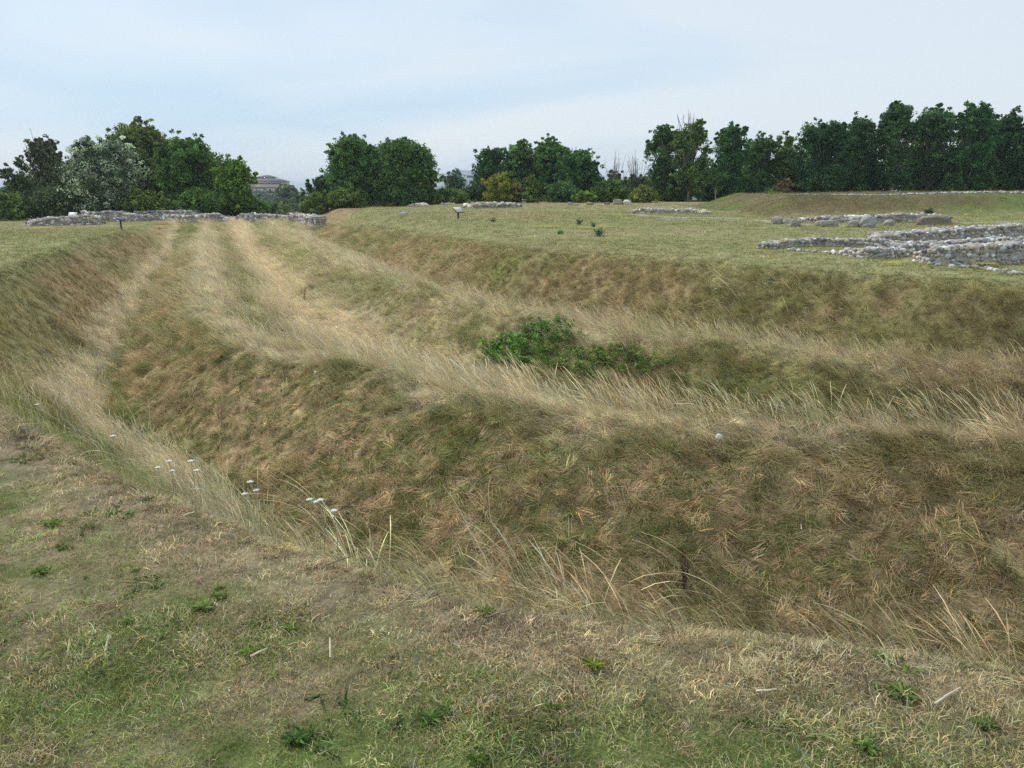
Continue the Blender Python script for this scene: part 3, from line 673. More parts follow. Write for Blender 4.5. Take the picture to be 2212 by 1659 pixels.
# stony crest of the bank and gravel strips
def ribbon(name, pts, hw, col, up=.012, ragged=.5, label=None):
    W = np.array([hit(*p)[:2] for p in pts]); seg = np.hypot(*np.diff(W, axis=0).T); cum = np.r_[0, np.cumsum(seg)]
    u = np.arange(0, cum[-1], .25); P = np.stack([np.interp(u, cum, W[:, 0]), np.interp(u, cum, W[:, 1])], 1)
    t = np.gradient(P, axis=0); t /= np.linalg.norm(t, axis=1)[:, None]; nn = np.stack([-t[:, 1], t[:, 0]], 1)
    a = hw*(1-ragged+ragged*2*fbm(u, u*0, 1.5, 3)); b = hw*(1-ragged+ragged*2*fbm(u, u*0+9, 1.5, 5))
    cols_ = []; V = []
    for k in np.linspace(-1, 1, 9):
        Q = P+nn*(np.where(k < 0, a, b)*k)[:, None]; V.append(np.c_[Q, ground_z(Q[:, 0], Q[:, 1])+up*(1-abs(k)**4)+.004])
    m = len(u); V = np.vstack(V); T = [(k*m+i, k*m+i+1, (k+1)*m+i+1, (k+1)*m+i) for k in range(8) for i in range(m-1)]
    mb = MB(); cc = np.array(col)[None]*(.75+.5*fbm(V[:, 0], V[:, 1], .3, 8))[:, None]
    cc = mixc(cc, OLIVE*1.2, sstep(.42, .62, fbm(V[:, 0], V[:, 1], .8, 18)))
    mb.add(V, T, cc); o = mb.build(name, M_GROUND, smooth=True); return tag(o, label, kind='structure')
ribbon('gravel_strip', [(1240, 460), (1330, 462), (1400, 466), (1480, 470), (1560, 471), (1640, 476), (1700, 483), (1800, 488), (1850, 490)], .55, GREY*1.1, .03)
ribbon('gravel_strip', [(1420, 473), (1500, 475), (1600, 476), (1660, 478)], .35, GREY*1.0, .03)
ribbon('gravel_strip', [(2060, 482), (2130, 481), (2212, 478), (2290, 476)], .7, GREY*1.0, .03)
# loose flints scattered along the top of the bank: too many to count
rg = np.random.default_rng(77); mb = MB()
for i in range(900):
    x = rg.uniform(17, 46); y = 46.6+rg.exponential(.8)+(0 if x > 24 else (24-x)*.12); y += .5*math.sin(x*.5)
    k = rg.uniform(.07, .17); c = FLINT[rg.integers(len(FLINT))]
    add_stone(mb, (x, y, gz(x, y)+.02), (k*1.4, k, k*.8), np.array(c)*.95, ICO1 if k > .1 else ICO1)
tag(mb.build('rubble', M_STONE, smooth=True), 'loose grey flint rubble along the crest of the brown bank', 'rubble', kind='stuff')

# ------------------------------------------------------------------ trees and bushes
def leaves(mb, C, rad, n, size, col, var=.25, spread=(1, 1, .8), warm=.0, updir=.5, col2=None):
    C = np.asarray(C); m = len(C)
    cl = np.repeat(np.arange(m), n); k = len(cl)
    d = R_.normal(size=(k, 3)); d /= np.linalg.norm(d, axis=1)[:, None]; r = R_.uniform(.15, 1, k)**.6
    P = C[cl]+d*r[:, None]*np.broadcast_to(rad, (m,))[cl][:, None]*np.array(spread)
    nrm = R_.normal(size=(k, 3))+np.array([0, 0, updir])+d*.6; nrm /= np.linalg.norm(nrm, axis=1)[:, None]
    a = np.cross(nrm, R_.normal(size=(k, 3))); a /= np.linalg.norm(a, axis=1)[:, None]; b = np.cross(nrm, a)
    s = size*R_.uniform(.6, 1.3, k)[:, None]
    V = np.stack([P-a*s*.5, P-b*s*.27+nrm*s*.08, P+a*s*.5, P+b*s*.27+nrm*s*.08], 1).reshape(-1, 3)
    q = np.arange(k)*4; T = np.stack([q, q+1, q+2, q+3], 1)
    cv = (1+R_.normal(0, var*1.3, m))[cl]*(1+R_.normal(0, .16, k)); cv = np.clip(cv, .4, 2)
    hue = (np.abs(R_.normal(0, warm, m)))[cl]
    cc = np.array(col)[None]*cv[:, None]*np.stack([1+hue*1.6, 1+hue*.6, 1-hue*.6], 1)
    if col2 is not None:
        sw = (R_.uniform(size=m) < .5)[cl]; cc = np.where(sw[:, None], cc/np.array(col)[None]*np.array(col2)[None], cc)
    mb.add(V, T, np.repeat(cc, 4, axis=0))
def prof_r(h, kind):
    if kind == 'round': return np.sqrt(np.clip(1-(2*h-1)**2, 0, 1))**.8
    if kind == 'dome': return np.sqrt(np.clip(1-h**2.2, 0, 1))
    if kind == 'ovate': return np.clip((h+.12)**.45*(1.02-h)**.55*1.5, 0, 1)
    if kind == 'cone': return np.clip((1.03-h)**.75, 0, 1)*np.clip(h*6+.5, 0, 1)
    return np.ones_like(h)
def tree(name, label, px, D, top, wpx, col, kind='ovate', hb=.12, base=None, dens=1.0, leaf=.25, gaps=.25, shoots=3, var=.25, warm=.0,
         group=None, cat='tree', trunk=True, bark=(.10, .08, .06), lean=0.0, trunk_r=None, bare=0, updir=.5, tuft=1.0, col2=None, bt=1.0):
    x = xat(px, D); z = gz(x, D) if base is None else base
    H = zat(top, D)-z; Wd = wpx/F*D
    root = empty(name, (x, D, z)); tag(root, label, cat, group)
    if max(col) < .165 and col not in (TG, TD, TGY): col = tuple(q*k for q, k in zip(col, (1.45, 1.5, 1.2)))
    col = tuple(np.array(col)*np.array([1.25, 1.32, 1.0])) if cat != 'shrub' else col
    cb = MB(); tb = MB(); z0 = H*hb; hc = H-z0
    nl = max(7, int(14*dens*(Wd*hc/22)**.6)); lobes = []
    for i in range(nl*3):
        if len(lobes) >= nl: break
        h = R_.uniform(.05, .9); rr = prof_r(np.array([h]), kind)[0]*Wd/2
        rad = Wd*R_.uniform(.17, .30)*(1 if h < .7 else .75); a = R_.uniform(0, 2*math.pi); q = max(0, rr-rad*.75)*math.sqrt(R_.uniform(.15, 1))
        c = np.array([q*math.cos(a)+lean*h*H, q*math.sin(a), z0+h*hc]); c[2] = min(c[2], H*.92-rad*.8)
        lobes.append((c, rad))
    for h in np.arange(.08, .86, .13):                             # the inner mass joins the lobes
        rad = prof_r(np.array([h]), kind)[0]*Wd*.36*(1-gaps*.6)
        if rad > .15: lobes.append((np.array([lean*h*H+R_.normal(0, rad*.2), R_.normal(0, rad*.2), min(z0+h*hc, H-rad*.8)]), rad))
    for i in range(int(shoots*2.5)+2):                                       # leading shoots make the top uneven
        a = R_.uniform(0, 2*math.pi); q = Wd*R_.uniform(0, .42); rad = Wd*R_.uniform(.035, .10)
        hh = (R_.uniform(.84, .99) if i else 1.0)-.5*(q/Wd)**2*2
        rt = H*hh-rad*.7
        for k in range(3): lobes.append((np.array([q*math.cos(a)*(1-.06*k)+lean*H*hh, q*math.sin(a), rt-k*rad*1.5]), rad*(1+.35*k)))
    C = []; Rr = []
    for c, rad in lobes:
        n = int(max(5, 11*dens*(rad/.9)**1.5))
        d = R_.normal(size=(n, 3)); d /= np.linalg.norm(d, axis=1)[:, None]; d[:, 2] = np.where(d[:, 2] < -.3, -d[:, 2], d[:, 2])
        p = c+d*rad*R_.uniform(.35, .9, (n, 1))*np.array([1, 1, .85]); p[:, 2] = np.maximum(p[:, 2], z0*.6+.15)
        C.append(p); Rr.append(np.full(n, min(.5, rad*.42)*tuft))
    sc_ = max(1.0, D/80) if cat != 'shrub' else .12
    for i in range(int(26*dens*max(1, (Wd*hc/30)**.5))):           # leafy branches give the ragged outline
        h = R_.uniform(.03, .97)**.85; a = R_.uniform(0, 2*math.pi); rr = prof_r(np.array([h]), kind)[0]*Wd/2*R_.uniform(.72, 1.12)
        e = np.array([rr*math.cos(a)+lean*h*H, rr*math.sin(a), z0+h*hc]); b0 = np.array([lean*h*H, 0, max(z0*.5, e[2]-rr*R_.uniform(.5, 1.1)-.1*hc)])
        ln = np.linalg.norm(e-b0); m = max(3, int(ln*.65/(.34*sc_))); f = np.linspace(.35, 1.0, m)[:, None]
        p = b0+(e-b0)*f+np.array([0, 0, 1])*np.sin(f*math.pi)*ln*.05+R_.normal(0, .13*sc_, (m, 3)); p[:, 2] = np.clip(p[:, 2], .12*sc_, H)
        C.append(p); Rr.append((.40-.17*f[:, 0])*sc_*tuft)
    C = np.vstack(C); Rr = np.concatenate(Rr)
    keep = vnoise(C[:, 0]+px, C[:, 2]+C[:, 1]*.6, .9*max(.6, Wd/6), int(px)) > gaps*.9
    C = C[keep]; Rr = Rr[keep]
    leaves(cb, C, Rr, 22, leaf, col, var, warm=warm, updir=updir, col2=col2)
    if trunk:
        tr = trunk_r or H*.016+.03
        zz = np.linspace(-.2, H*.8, 8); w1 = R_.uniform(-.25, .25, 2)
        pts = np.stack([w1[0]*np.sin(zz/H*3)+lean*np.clip(zz, 0, None), w1[1]*np.sin(zz/H*2.4), zz], 1)
        tb.tube(pts, np.linspace(tr, tr*.25, 8), 7, bark)
        for c, rad in lobes[:max(6, len(lobes)*2//3)]:
            hs_ = min(max(H*.12, c[2]*.45), H*.6); s0 = np.array([np.interp(hs_, zz, pts[:, 0]), np.interp(hs_, zz, pts[:, 1]), hs_])
            m = (s0+c)/2+np.array([0, 0, rad*.2])+R_.normal(0, .12, 3)
            tb.tube([s0, m, c], [tr*.45, tr*.28, tr*.1], 5, bark)
        for i in range(bare):                                     # twigs standing clear of the leaves
            a = R_.uniform(0, 2*math.pi); q = R_.uniform(0, Wd*.4); b0 = np.array([q*math.cos(a)*.4, q*math.sin(a)*.4, H*R_.uniform(.3, .7)])
            e = np.array([q*math.cos(a)*1.1, q*math.sin(a), min(H*1.04*bt, b0[2]+H*bt*R_.uniform(.3, .6))])
            tb.tube([b0, (b0+e)/2+R_.normal(0, .08, 3), e], [tr*.35, tr*.2, tr*.07], 4, (.26, .21, .16))
            for k in range(4):
                f = R_.uniform(.4, .95); s1 = b0+(e-b0)*f; tb.tube([s1, s1+R_.normal(0, .22, 3)+np.array([0, 0, .35])], [tr*.12, tr*.05], 3, (.26, .21, .16))
        tb.build('trunk', M_BARK, root)
    cb.build('crown', M_LEAF, root)
    return root
TG = (.105, .175, .048); TD = (.068, .125, .042); TY = (.16, .19, .04); TO = (.115, .135, .05); TS = (.42, .47, .44); TGY = (.12, .145, .08)
GL = 'trees standing beyond the fort wall at the left'; GC = 'trees on the skyline in the middle'; GRt = 'trees in the dense belt at the right'
D1 = 69
tree('tree', 'low dark pointed tree at the far left edge, just left of the tall thin one', 48, D1, 343, 92, TGY, 'cone', .03, dens=1.1, gaps=.25, shoots=3, group=GL)
tree('tree', 'tall thin grey brown tree with see-through branches at the left, before the silver one', 103, D1+1, 286, 92, (.105, .105, .08), 'ovate', .12, dens=1.1, gaps=.36, shoots=7, group=GL, bare=4)
tree('silver_poplar', 'silvery white leaved tree, the only pale one, at the left', 235, D1-4, 290, 190, (.42, .45, .40), 'ovate', .02, dens=1.3, leaf=.2, gaps=.3, shoots=6, var=.38, col2=(.10, .15, .07), group=GL, bark=(.3, .28, .24), lean=.03)
tree('tree', 'tallest olive green tree of the left group, right behind the silver one', 312, D1+6, 255, 175, (.09, .115, .042), 'ovate', .06, dens=1.5, gaps=.24, shoots=6, warm=.08, group=GL)
tree('tree', 'dark green tree with a sloping right side, between the tallest and the rightmost left tree', 415, D1+2, 284, 165, TG, 'ovate', .05, dens=1.4, gaps=.2, shoots=4, group=GL)
tree('tree', 'rounded green tree at the right end of the left group, next to the far office', 508, D1-2, 335, 108, (.085, .14, .04), 'ovate', .02, dens=1.4, gaps=.15, shoots=3, warm=.1, group=GL)
tree('bush', 'dark yellowish bush at the very left edge below the pointed tree', 10, D1-6, 416, 120, (.10, .13, .04), 'dome', 0, dens=1.2, leaf=.22, shoots=0, group='bushes at the left', cat='bush', trunk=False)
tree('bush', 'dark bush behind the leftmost fort wall length', 110, D1-5, 400, 120, TGY, 'dome', 0, dens=1.2, leaf=.22, shoots=0, group='bushes at the left', cat='bush', trunk=False)
tree('bush', 'very dark bush under the silver tree behind the raised wall', 190, D1-4, 395, 110, TD, 'dome', 0, dens=1.2, leaf=.22, shoots=0, group='bushes at the left', cat='bush', trunk=False)
tree('bush', 'olive bush behind the dip in the fort wall', 315, D1-4, 410, 130, TO, 'dome', 0, dens=1.2, leaf=.22, shoots=0, group='bushes at the left', cat='bush', trunk=False)
tree('bush', 'green bush under the dark green tree behind the stepped rubble wall', 430, D1-4, 405, 120, TG, 'dome', 0, dens=1.2, leaf=.22, shoots=0, group='bushes at the left', cat='bush', trunk=False)
tree('bush', 'low green bush behind the squat wall fragment, right edge of the left trees', 545, D1-2, 432, 60, TG, 'dome', 0, dens=1.2, leaf=.22, shoots=0, group='bushes at the left', cat='bush', trunk=False)
# centre
D2 = 80
tree('tree', 'ash tree with several pointed tops, left half of the big middle pair', 765, D2, 284, 140, (.065, .12, .045), 'ovate', .03, dens=1.5, gaps=.22, shoots=6, warm=.12, group=GC)
tree('tree', 'broad round crowned dark tree, biggest of the middle skyline', 868, D2+1, 293, 180, TG, 'dome', .04, dens=1.6, gaps=.15, shoots=6, group=GC)
tree('tree', 'low spreading right shoulder tree beside the broad round crowned one', 922, D2-1, 350, 55, TG, 'round', .02, dens=1.3, gaps=.2, shoots=2, group=GC)
tree('bush', 'dark upright bush left of the ash tree by the gap', 690, D2+2, 374, 62, TD, 'cone', .0, dens=1.3, shoots=3, gaps=.3, group='skyline bushes', cat='bush', bare=2)
tree('bush', 'yellow green rounded bush at the foot of the dark upright one', 682, D2-4, 416, 72, (.14, .19, .05), 'dome', 0, dens=1.3, shoots=1, group='skyline bushes', cat='bush', trunk=False)
tree('bush', 'green bush filling the foot of the ash tree', 745, D2-3, 405, 110, TG, 'dome', 0, dens=1.3, shoots=1, warm=.15, group='skyline bushes', cat='bush', trunk=False)
tree('bush', 'dark bush filling the foot of the broad round crowned tree', 880, D2-2, 400, 130, TD, 'dome', 0, dens=1.2, shoots=1, group='skyline bushes', cat='bush', trunk=False)
tree('silver_bush', 'pale grey green willowy bush in front of the white buildings', 985, D2+6, 366, 85, (.22, .29, .22), 'cone', .0, dens=1.2, shoots=4, gaps=.3, group='skyline bushes', cat='bush', leaf=.2)
tree('bush', 'low green bush left of the small white sign', 975, D2-1, 408, 90, (.08, .12, .045), 'dome', 0, dens=1.2, shoots=1, warm=.1, group='skyline bushes', cat='bush', trunk=False)
tree('tree', 'dark tree with arms reaching left over the white buildings', 1062, D2+3, 309, 92, (.045, .085, .045), 'round', .1, dens=1.3, gaps=.35, shoots=4, group=GC, lean=-.03)
tree('tree', 'feathery lighter green tree with upright tips behind the yellow bush', 1125, D2+5, 298, 95, (.10, .16, .075), 'ovate', .1, dens=1.3, gaps=.25, shoots=8, group=GC, tuft=.8)
tree('tree', 'feathery tree with two upright plumes, right of the other feathery one', 1185, D2+4, 291, 95, (.085, .145, .06), 'ovate', .1, dens=1.3, gaps=.22, shoots=8, group=GC, tuft=.8)
tree('tree', 'dark rounded tree ending the middle group on its right', 1245, D2+2, 318, 115, (.05, .095, .04), 'round', .02, dens=1.5, gaps=.18, shoots=4, group=GC)
tree('bush', 'yellow green hawthorn bush with a tan top right behind the low wall', 1078, D2-4, 372, 78, (.17, .20, .045), 'round', 0, dens=1.4, shoots=1, warm=.25, group='skyline bushes', cat='bush', leaf=.2)
tree('bush', 'conical bright green bush right of the yellow hawthorn', 1147, D2-4, 378, 46, (.12, .18, .05), 'cone', 0, dens=1.5, shoots=1, warm=.1, group='skyline bushes', cat='bush', leaf=.2)
tree('bush', 'small tan bush squeezed between the hawthorn and the conical bush', 1113, D2-3, 392, 32, (.20, .18, .08), 'round', 0, dens=1.3, shoots=0, group='skyline bushes', cat='bush', leaf=.2)
tree('bush', 'grey green bush above the leftmost far stones', 1215, D2-2, 392, 95, (.06, .10, .05), 'dome', 0, dens=1.3, shoots=1, group='skyline bushes', cat='bush', trunk=False)
tree('bush', 'bright leaved low bush behind the tan stone block', 1265, D2-4, 415, 50, (.11, .16, .04), 'dome', 0, dens=1.3, shoots=0, group='skyline bushes', cat='bush', trunk=False)
tree('bush', 'bare twigged thin bush with sky showing through, left of two', 1328, D2, 368, 74, (.10, .12, .07), 'dome', 0, dens=.8, shoots=1, gaps=.45, bare=26, bt=1.75, group='thin twiggy bushes', cat='bush', tuft=.7)
tree('bush', 'bare twigged thin bush beside the right belt of trees', 1372, D2+1, 362, 62, (.10, .12, .07), 'dome', 0, dens=.8, shoots=1, gaps=.45, bare=22, bt=1.6, group='thin twiggy bushes', cat='bush', tuft=.7)
tree('bush', 'green bush behind the tallest far stone', 1318, D2-2, 390, 85, (.07, .11, .045), 'dome', 0, dens=1.2, shoots=1, warm=.1, group='skyline bushes', cat='bush', trunk=False)
tree('bush', 'olive low bush right of the white rounded stone', 1385, D2-3, 402, 75, (.11, .13, .05), 'dome', 0, dens=1.2, shoots=0, warm=.1, group='skyline bushes', cat='bush', trunk=False)
# right belt
RB = [(1430, 83, 264, 78, (.055, .10, .04), 'ovate', 'ivy green tree at the left end of the right belt', dict(gaps=.38, shoots=5)),
 (1487, 81, 252, 85, (.09, .13, .05), 'ovate', 'thinly leaved tree with bare upright twigs above, second in the right belt', dict(gaps=.42, shoots=6, bare=14)),
 (1575, 82, 259, 80, (.045, .095, .04), 'ovate', 'dark tree with a full rounded head left of the low dip in the belt', dict(gaps=.2, shoots=4)),
 (1640, 85, 286, 80, (.07, .11, .05), 'ovate', 'lower light green tree in the dip of the right belt', dict(gaps=.28, shoots=3)),
 (1698, 84, 281, 72, (.075, .12, .04), 'ovate', 'lower yellowish green tree right of the dip in the belt', dict(gaps=.25, shoots=4, warm=.15)),
 (1768, 80, 250, 105, (.035, .072, .034), 'round', 'broad darkest tree of the right belt with a domed top', dict(gaps=.15, shoots=4, hb=.02)),
 (1845, 82, 240, 85, (.045, .085, .04), 'ovate', 'dark tree with small top sprigs right of the domed one', dict(gaps=.22, shoots=5)),
 (1922, 81, 207, 85, (.05, .095, .045), 'ovate', 'tall tree with two separate leafy spires, nearly the tallest of the belt', dict(gaps=.33, shoots=8)),
 (2000, 82, 222, 90, (.055, .10, .045), 'round', 'tree with a wide loose round top, just right of two leafy spires', dict(gaps=.28, shoots=5)),
 (2085, 80, 213, 95, (.045, .095, .042), 'ovate', 'tall pointed tree right of the gap of sky in the belt', dict(gaps=.28, shoots=6)),
 (2155, 82, 232, 90, (.040, .080, .038), 'ovate', 'dark tree with loose branch ends, second from the right edge', dict(gaps=.3, shoots=5)),
 (2225, 81, 246, 90, (.045, .085, .04), 'ovate', 'tree cut by the right edge of the picture', dict(gaps=.25, shoots=4))]
for px, D, top, wd, col, kd, lab, kw in RB:
    k2 = dict(hb=.10, dens=1.4, leaf=.24, group=GRt, bark=(.20, .17, .12)); k2.update(kw)
    tree('tree', lab, px, D, top, wd*1.22, col, kd, **k2)
for px, top, wd, col, lab in [(1455, 385, 110, TG, 'green bush below the thin armed tree at the start of the belt'), (1545, 372, 110, TD, 'dark bush below the full headed tree of the belt'),
  (1630, 365, 110, (.06, .11, .04), 'green bush below the dip in the right belt'), (1745, 350, 130, TD, 'big dark bush under the domed darkest tree'), (1860, 345, 130, TD, 'dark bush left below the two leafy spires'),
  (1975, 345, 130, TD, 'dark bush behind the middle of the stony bank'), (2090, 345, 130, TD, 'dark bush behind the bank under the tall pointed tree'), (2200, 345, 120, TD, 'dark bush behind the bank at the right edge')]:
    tree('bush', lab, px, 84, top, wd, col, 'dome', 0, dens=1.0, leaf=.3, shoots=1, group='bushes under the right belt', cat='bush', trunk=False)
tree('bush', 'dead brown bush at the left foot of the darkest tree', 1688, 78, 388, 42, (.17, .12, .06), 'round', .05, dens=.9, gaps=.35, shoots=1, cat='bush', bare=6)
tree('bush', 'low bright green bush beside the dead brown one', 1665, 77, 414, 90, (.07, .13, .04), 'dome', 0, dens=1.1, shoots=0, cat='bush', trunk=False)
for px, lab in [(1548, 'slim pale trunk leaning in the gap of the belt, left one'), (2053, 'slender tan stemmed sapling right of the bank top'), (2132, 'curved thin sapling at the right of the belt')]:
    tree('sapling', lab, px, 78, 375, 34, TD, 'round', .55, dens=.7, shoots=1, group='slender saplings before the right belt', bark=(.34, .28, .19), trunk_r=.07, lean=.04)
# undergrowth massed behind the trees, and the far woods
def back_growth(label, X0, X1, D0, D1b, prof, n, leaf=.3):
    mb = MB(); px = R_.uniform(X0, X1, n); Dd = R_.uniform(D0, D1b, n); X = (px-1106)/F*Dd*.985; Zb = ground_z(X, Dd)
    q = np.array(prof, float); tp = np.interp(px, q[:, 0], q[:, 1])+38*(vnoise(px, px*0, 34, 6)-.35)
    Ht = np.array([zat(t_, d_) for t_, d_ in zip(tp, Dd)])-Zb
    C = np.stack([X, Dd, Zb+np.maximum(Ht, 1)*R_.uniform(0, 1, n)**.85], 1)
    leaves(mb, C, .5, 15, leaf, (.085, .15, .05), .32, warm=.08)
    return tag(mb.build('undergrowth', M_LEAF), label, 'undergrowth', kind='stuff')
back_growth('dark undergrowth and further trees massed behind the belt at the right', 1180, 2330, 86, 94, [(1180, 405), (1300, 410), (1400, 370), (1500, 350), (1580, 345), (1640, 350), (1700, 335), (1780, 318), (1900, 310), (2000, 305), (2330, 300)], 4200)
back_growth('dark growth massed behind the trees at the left', -60, 552, 76, 82, [(-60, 440), (50, 395), (120, 365), (200, 330), (330, 300), (430, 315), (490, 345), (525, 385), (552, 430)], 3200)
back_growth('dark growth massed behind the middle trees', 690, 1300, 84, 90, [(690, 425), (740, 335), (900, 325), (940, 425), (1010, 420), (1050, 350), (1250, 335), (1300, 400)], 3000)
def far_wood(name, label, x0, x1, D0, D1_, top, h, col, n, leaf, seedn=1):
    mb = MB(); px = R_.uniform(x0, x1, n); Dd = R_.uniform(D0, D1_, n); X = (px-1106)/F*Dd*.97; Zb = ground_z(X, Dd)
    Hh = (zat(top, (D0+D1_)/2)-Zb)*(.45+.75*vnoise(X, Dd, h*1.4, seedn))
    C = np.stack([X, Dd, Zb+Hh*R_.uniform(0, 1, n)], 1); leaves(mb, C, leaf*2.2, 14, leaf, col, .25)
    return tag(mb.build(name, M_LEAF), label, 'wood', kind='stuff')
far_wood('far_wood', 'hazy far woods on the low ground beyond the gap', -900, 1500, 330, 620, 414, 12, (.07, .11, .06), 5200, 1.5, 3)
far_wood('far_wood', 'middle distance hedges and scrub seen through the gap', 380, 1420, 170, 240, 428, 8, (.09, .13, .05), 2600, .9, 5)
far_wood('far_wood', 'scrub on the slope below the left trees', -260, 600, 110, 150, 452, 6, (.07, .10, .045), 2000, .6, 7)
GG = 'bushes in the gap'
tree('bush', 'hazy rounded tree mass beside the far office', 622, 230, 392, 62, (.075, .11, .06), 'dome', 0, dens=1.0, leaf=.7, shoots=1, group=GG, cat='bush', trunk=False)
tree('bush', 'olive rounded bush in the middle of the gap', 618, 130, 428, 60, (.14, .16, .06), 'dome', 0, dens=1.0, leaf=.4, shoots=0, group=GG, cat='bush', trunk=False)
tree('bush', 'dark conical bush at the right of the gap', 650, 118, 408, 30, (.05, .08, .04), 'cone', 0, dens=1.0, leaf=.35, shoots=1, group=GG, cat='bush', trunk=False)
tree('bush', 'dark low bush at the left of the gap', 588, 110, 436, 36, (.07, .11, .045), 'dome', 0, dens=1.0, leaf=.35, shoots=0, group=GG, cat='bush', trunk=False)

# ------------------------------------------------------------------ far buildings
def office():
    D = 650; cx = xat(578, D); zb = gz(cx, D); zt = zat(392, D); H = zt-zb; m = .97
    r = empty('office_building', (cx, D, zb)); tag(r, 'distant tan office block with a stepped grey hipped roof, between the trees', 'building')
    tan = (.62, .46, .27); W, Dp = 30, 20
    mb = MB(); mb.box((0, 0, H/2), (W, Dp, H), tan); mb.build('wall', M_WALLP, r)
    nf = 5; fh = H/nf
    for k in range(nf):
        w_ = MB()
        w_.box((0, -Dp/2-.02, fh*(k+.55)), (W-2.4, .25, fh*.3)); o = w_.build('window_band', M_GLASS, r)
    def hip(z0, z1, w0, d0, w1, d1, nm):
        V = [(-w0/2, -d0/2, z0), (w0/2, -d0/2, z0), (w0/2, d0/2, z0), (-w0/2, d0/2, z0), (-w1/2, -d1/2, z1), (w1/2, -d1/2, z1), (w1/2, d1/2, z1), (-w1/2, d1/2, z1)]
        q = MB(); q.add(V, [(0, 1, 5, 4), (1, 2, 6, 5), (2, 3, 7, 6), (3, 0, 4, 7), (4, 5, 6, 7), (3, 2, 1, 0)], (.20, .20, .22)); q.build(nm, M_WALLP, r)
    hip(H, H+2.6, W+3, Dp+3, W-13, Dp-8, 'roof'); hip(H+3.2, H+5.2, W-14, Dp-7, 3, 2, 'upper_roof')
    q = MB(); q.box((-2, 0, H+2.9), (W-14.6, Dp-8.6, 1.0), tan); q.build('lantern', M_WALLP, r)
    q = MB(); q.box((-W/2+1.6, -Dp/2-1.3, H*.62), (5, 2.2, H*1.24), tan); q.build('stair_tower', M_WALLP, r)
    return r
office()
def shed(label, x0, x1, D, top, base_z=None, col=(.8, .8, .8), roofc=(.3, .33, .38), roofpx=3, extra=0):
    xa, xb = xat(x0, D), xat(x1, D); cx = (xa+xb)/2; W = xb-xa; zb = gz(cx, D); H = zat(top, D)-zb; rh = roofpx/F*D
    r = empty('industrial_building', (cx, D, zb)); tag(r, label, 'building', 'pale industrial buildings far behind the trees')
    mb = MB(); mb.box((0, 0, (H-rh)/2), (W, W*.6, H-rh), col); mb.build('wall', M_WALLP, r)
    q = MB(); V = [(-W/2-.4, -W*.3-.4, H-rh), (W/2+.4, -W*.3-.4, H-rh), (W/2+.4, W*.3+.4, H-rh), (-W/2-.4, W*.3+.4, H-rh), (-W/2+1, 0, H), (W/2-1, 0, H)]
    q.add(V, [(0, 1, 5, 4), (2, 3, 4, 5)], roofc); q.add(V, [(1, 2, 5), (3, 0, 4)], roofc); q.build('roof', M_WALLP, r)
    w_ = MB(); w_.box((0, -W*.3-.03, (H-rh)*.82), (W*.9, .2, (H-rh)*.08)); w_.build('window_band', M_GLASS, r)
shed('long low white industrial building above the pale grey bush', 940, 1007, 720, 374, col=(.85, .86, .88), roofpx=3)
shed('taller grey white industrial building right behind the long white one', 984, 1045, 800, 367, col=(.62, .64, .68), roofpx=3)
shed('small pale building with a blue grey roof beside the gap bushes', 643, 690, 520, 405, col=(.70, .72, .74), roofc=(.42, .48, .54), roofpx=4)
shed('cream building glimpsed behind the twiggy bushes at the belt', 1378, 1425, 600, 380, col=(.75, .70, .62), roofc=(.32, .33, .38), roofpx=8)

# ------------------------------------------------------------------ information signs
def lectern(label, px, base, toprow, wpx, ang, panel_col, tilt=.6, dark=(.05, .045, .045), rz=0.0, lean=0.0, pw=None, group='information signs on the grass'):
    x, y, z = hit(px, base); H = zat(toprow, y)-z; W = pw or wpx/F*y
    r = empty('information_sign', (x, y, z), rz); tag(r, label, 'sign', group)
    mb = MB(); mb.tube([(0, 0, -.2), (lean*H, 0, H*.92)], .045, 8, dark); mb.box((lean*H, 0, H*.9), (.12, .12, .05), dark); mb.build('post', M_PAINT, r)
    ca, sa = math.cos(tilt), math.sin(tilt); M = [[1, 0, 0], [0, ca, -sa], [0, sa, ca]]
    mb = MB(); mb.box((lean*H, 0, H), (W, W*.62, .035), dark, M=M); pn = mb.build('panel', M_PAINT, r)
    mb = MB(); M2 = np.array(M); off = M2@np.array([0, 0, .021])
    mb.box(np.array([lean*H, 0, H])+off, (W*.93, W*.62*.9, .006), panel_col, M=M); mb.build('sheet', M_PAINT, pn)
    return r
lectern('lectern sign on a dark post seen side on, centre of the plateau', 990, 473.5, 453, 15, 0, (.62, .60, .58), .75, rz=1.0, pw=.62)
lectern('white fronted information panel on a dark post before the left fort wall', 160, 483, 463.5, 20, 0, (.82, .84, .80), 1.0, dark=(.04, .08, .08), pw=.62)
lectern('dark information post seen edge on beside the left trench', 262.5, 495.5, 472.5, 8, 0, (.12, .13, .13), .6, dark=(.03, .045, .045), rz=1.5, lean=.0, pw=.5)
lectern('small white sign at the left end of the low grey wall mound', 1007, 446, 441.5, 9, 0, (.85, .86, .84), .8, dark=(.6, .6, .58), pw=.4)

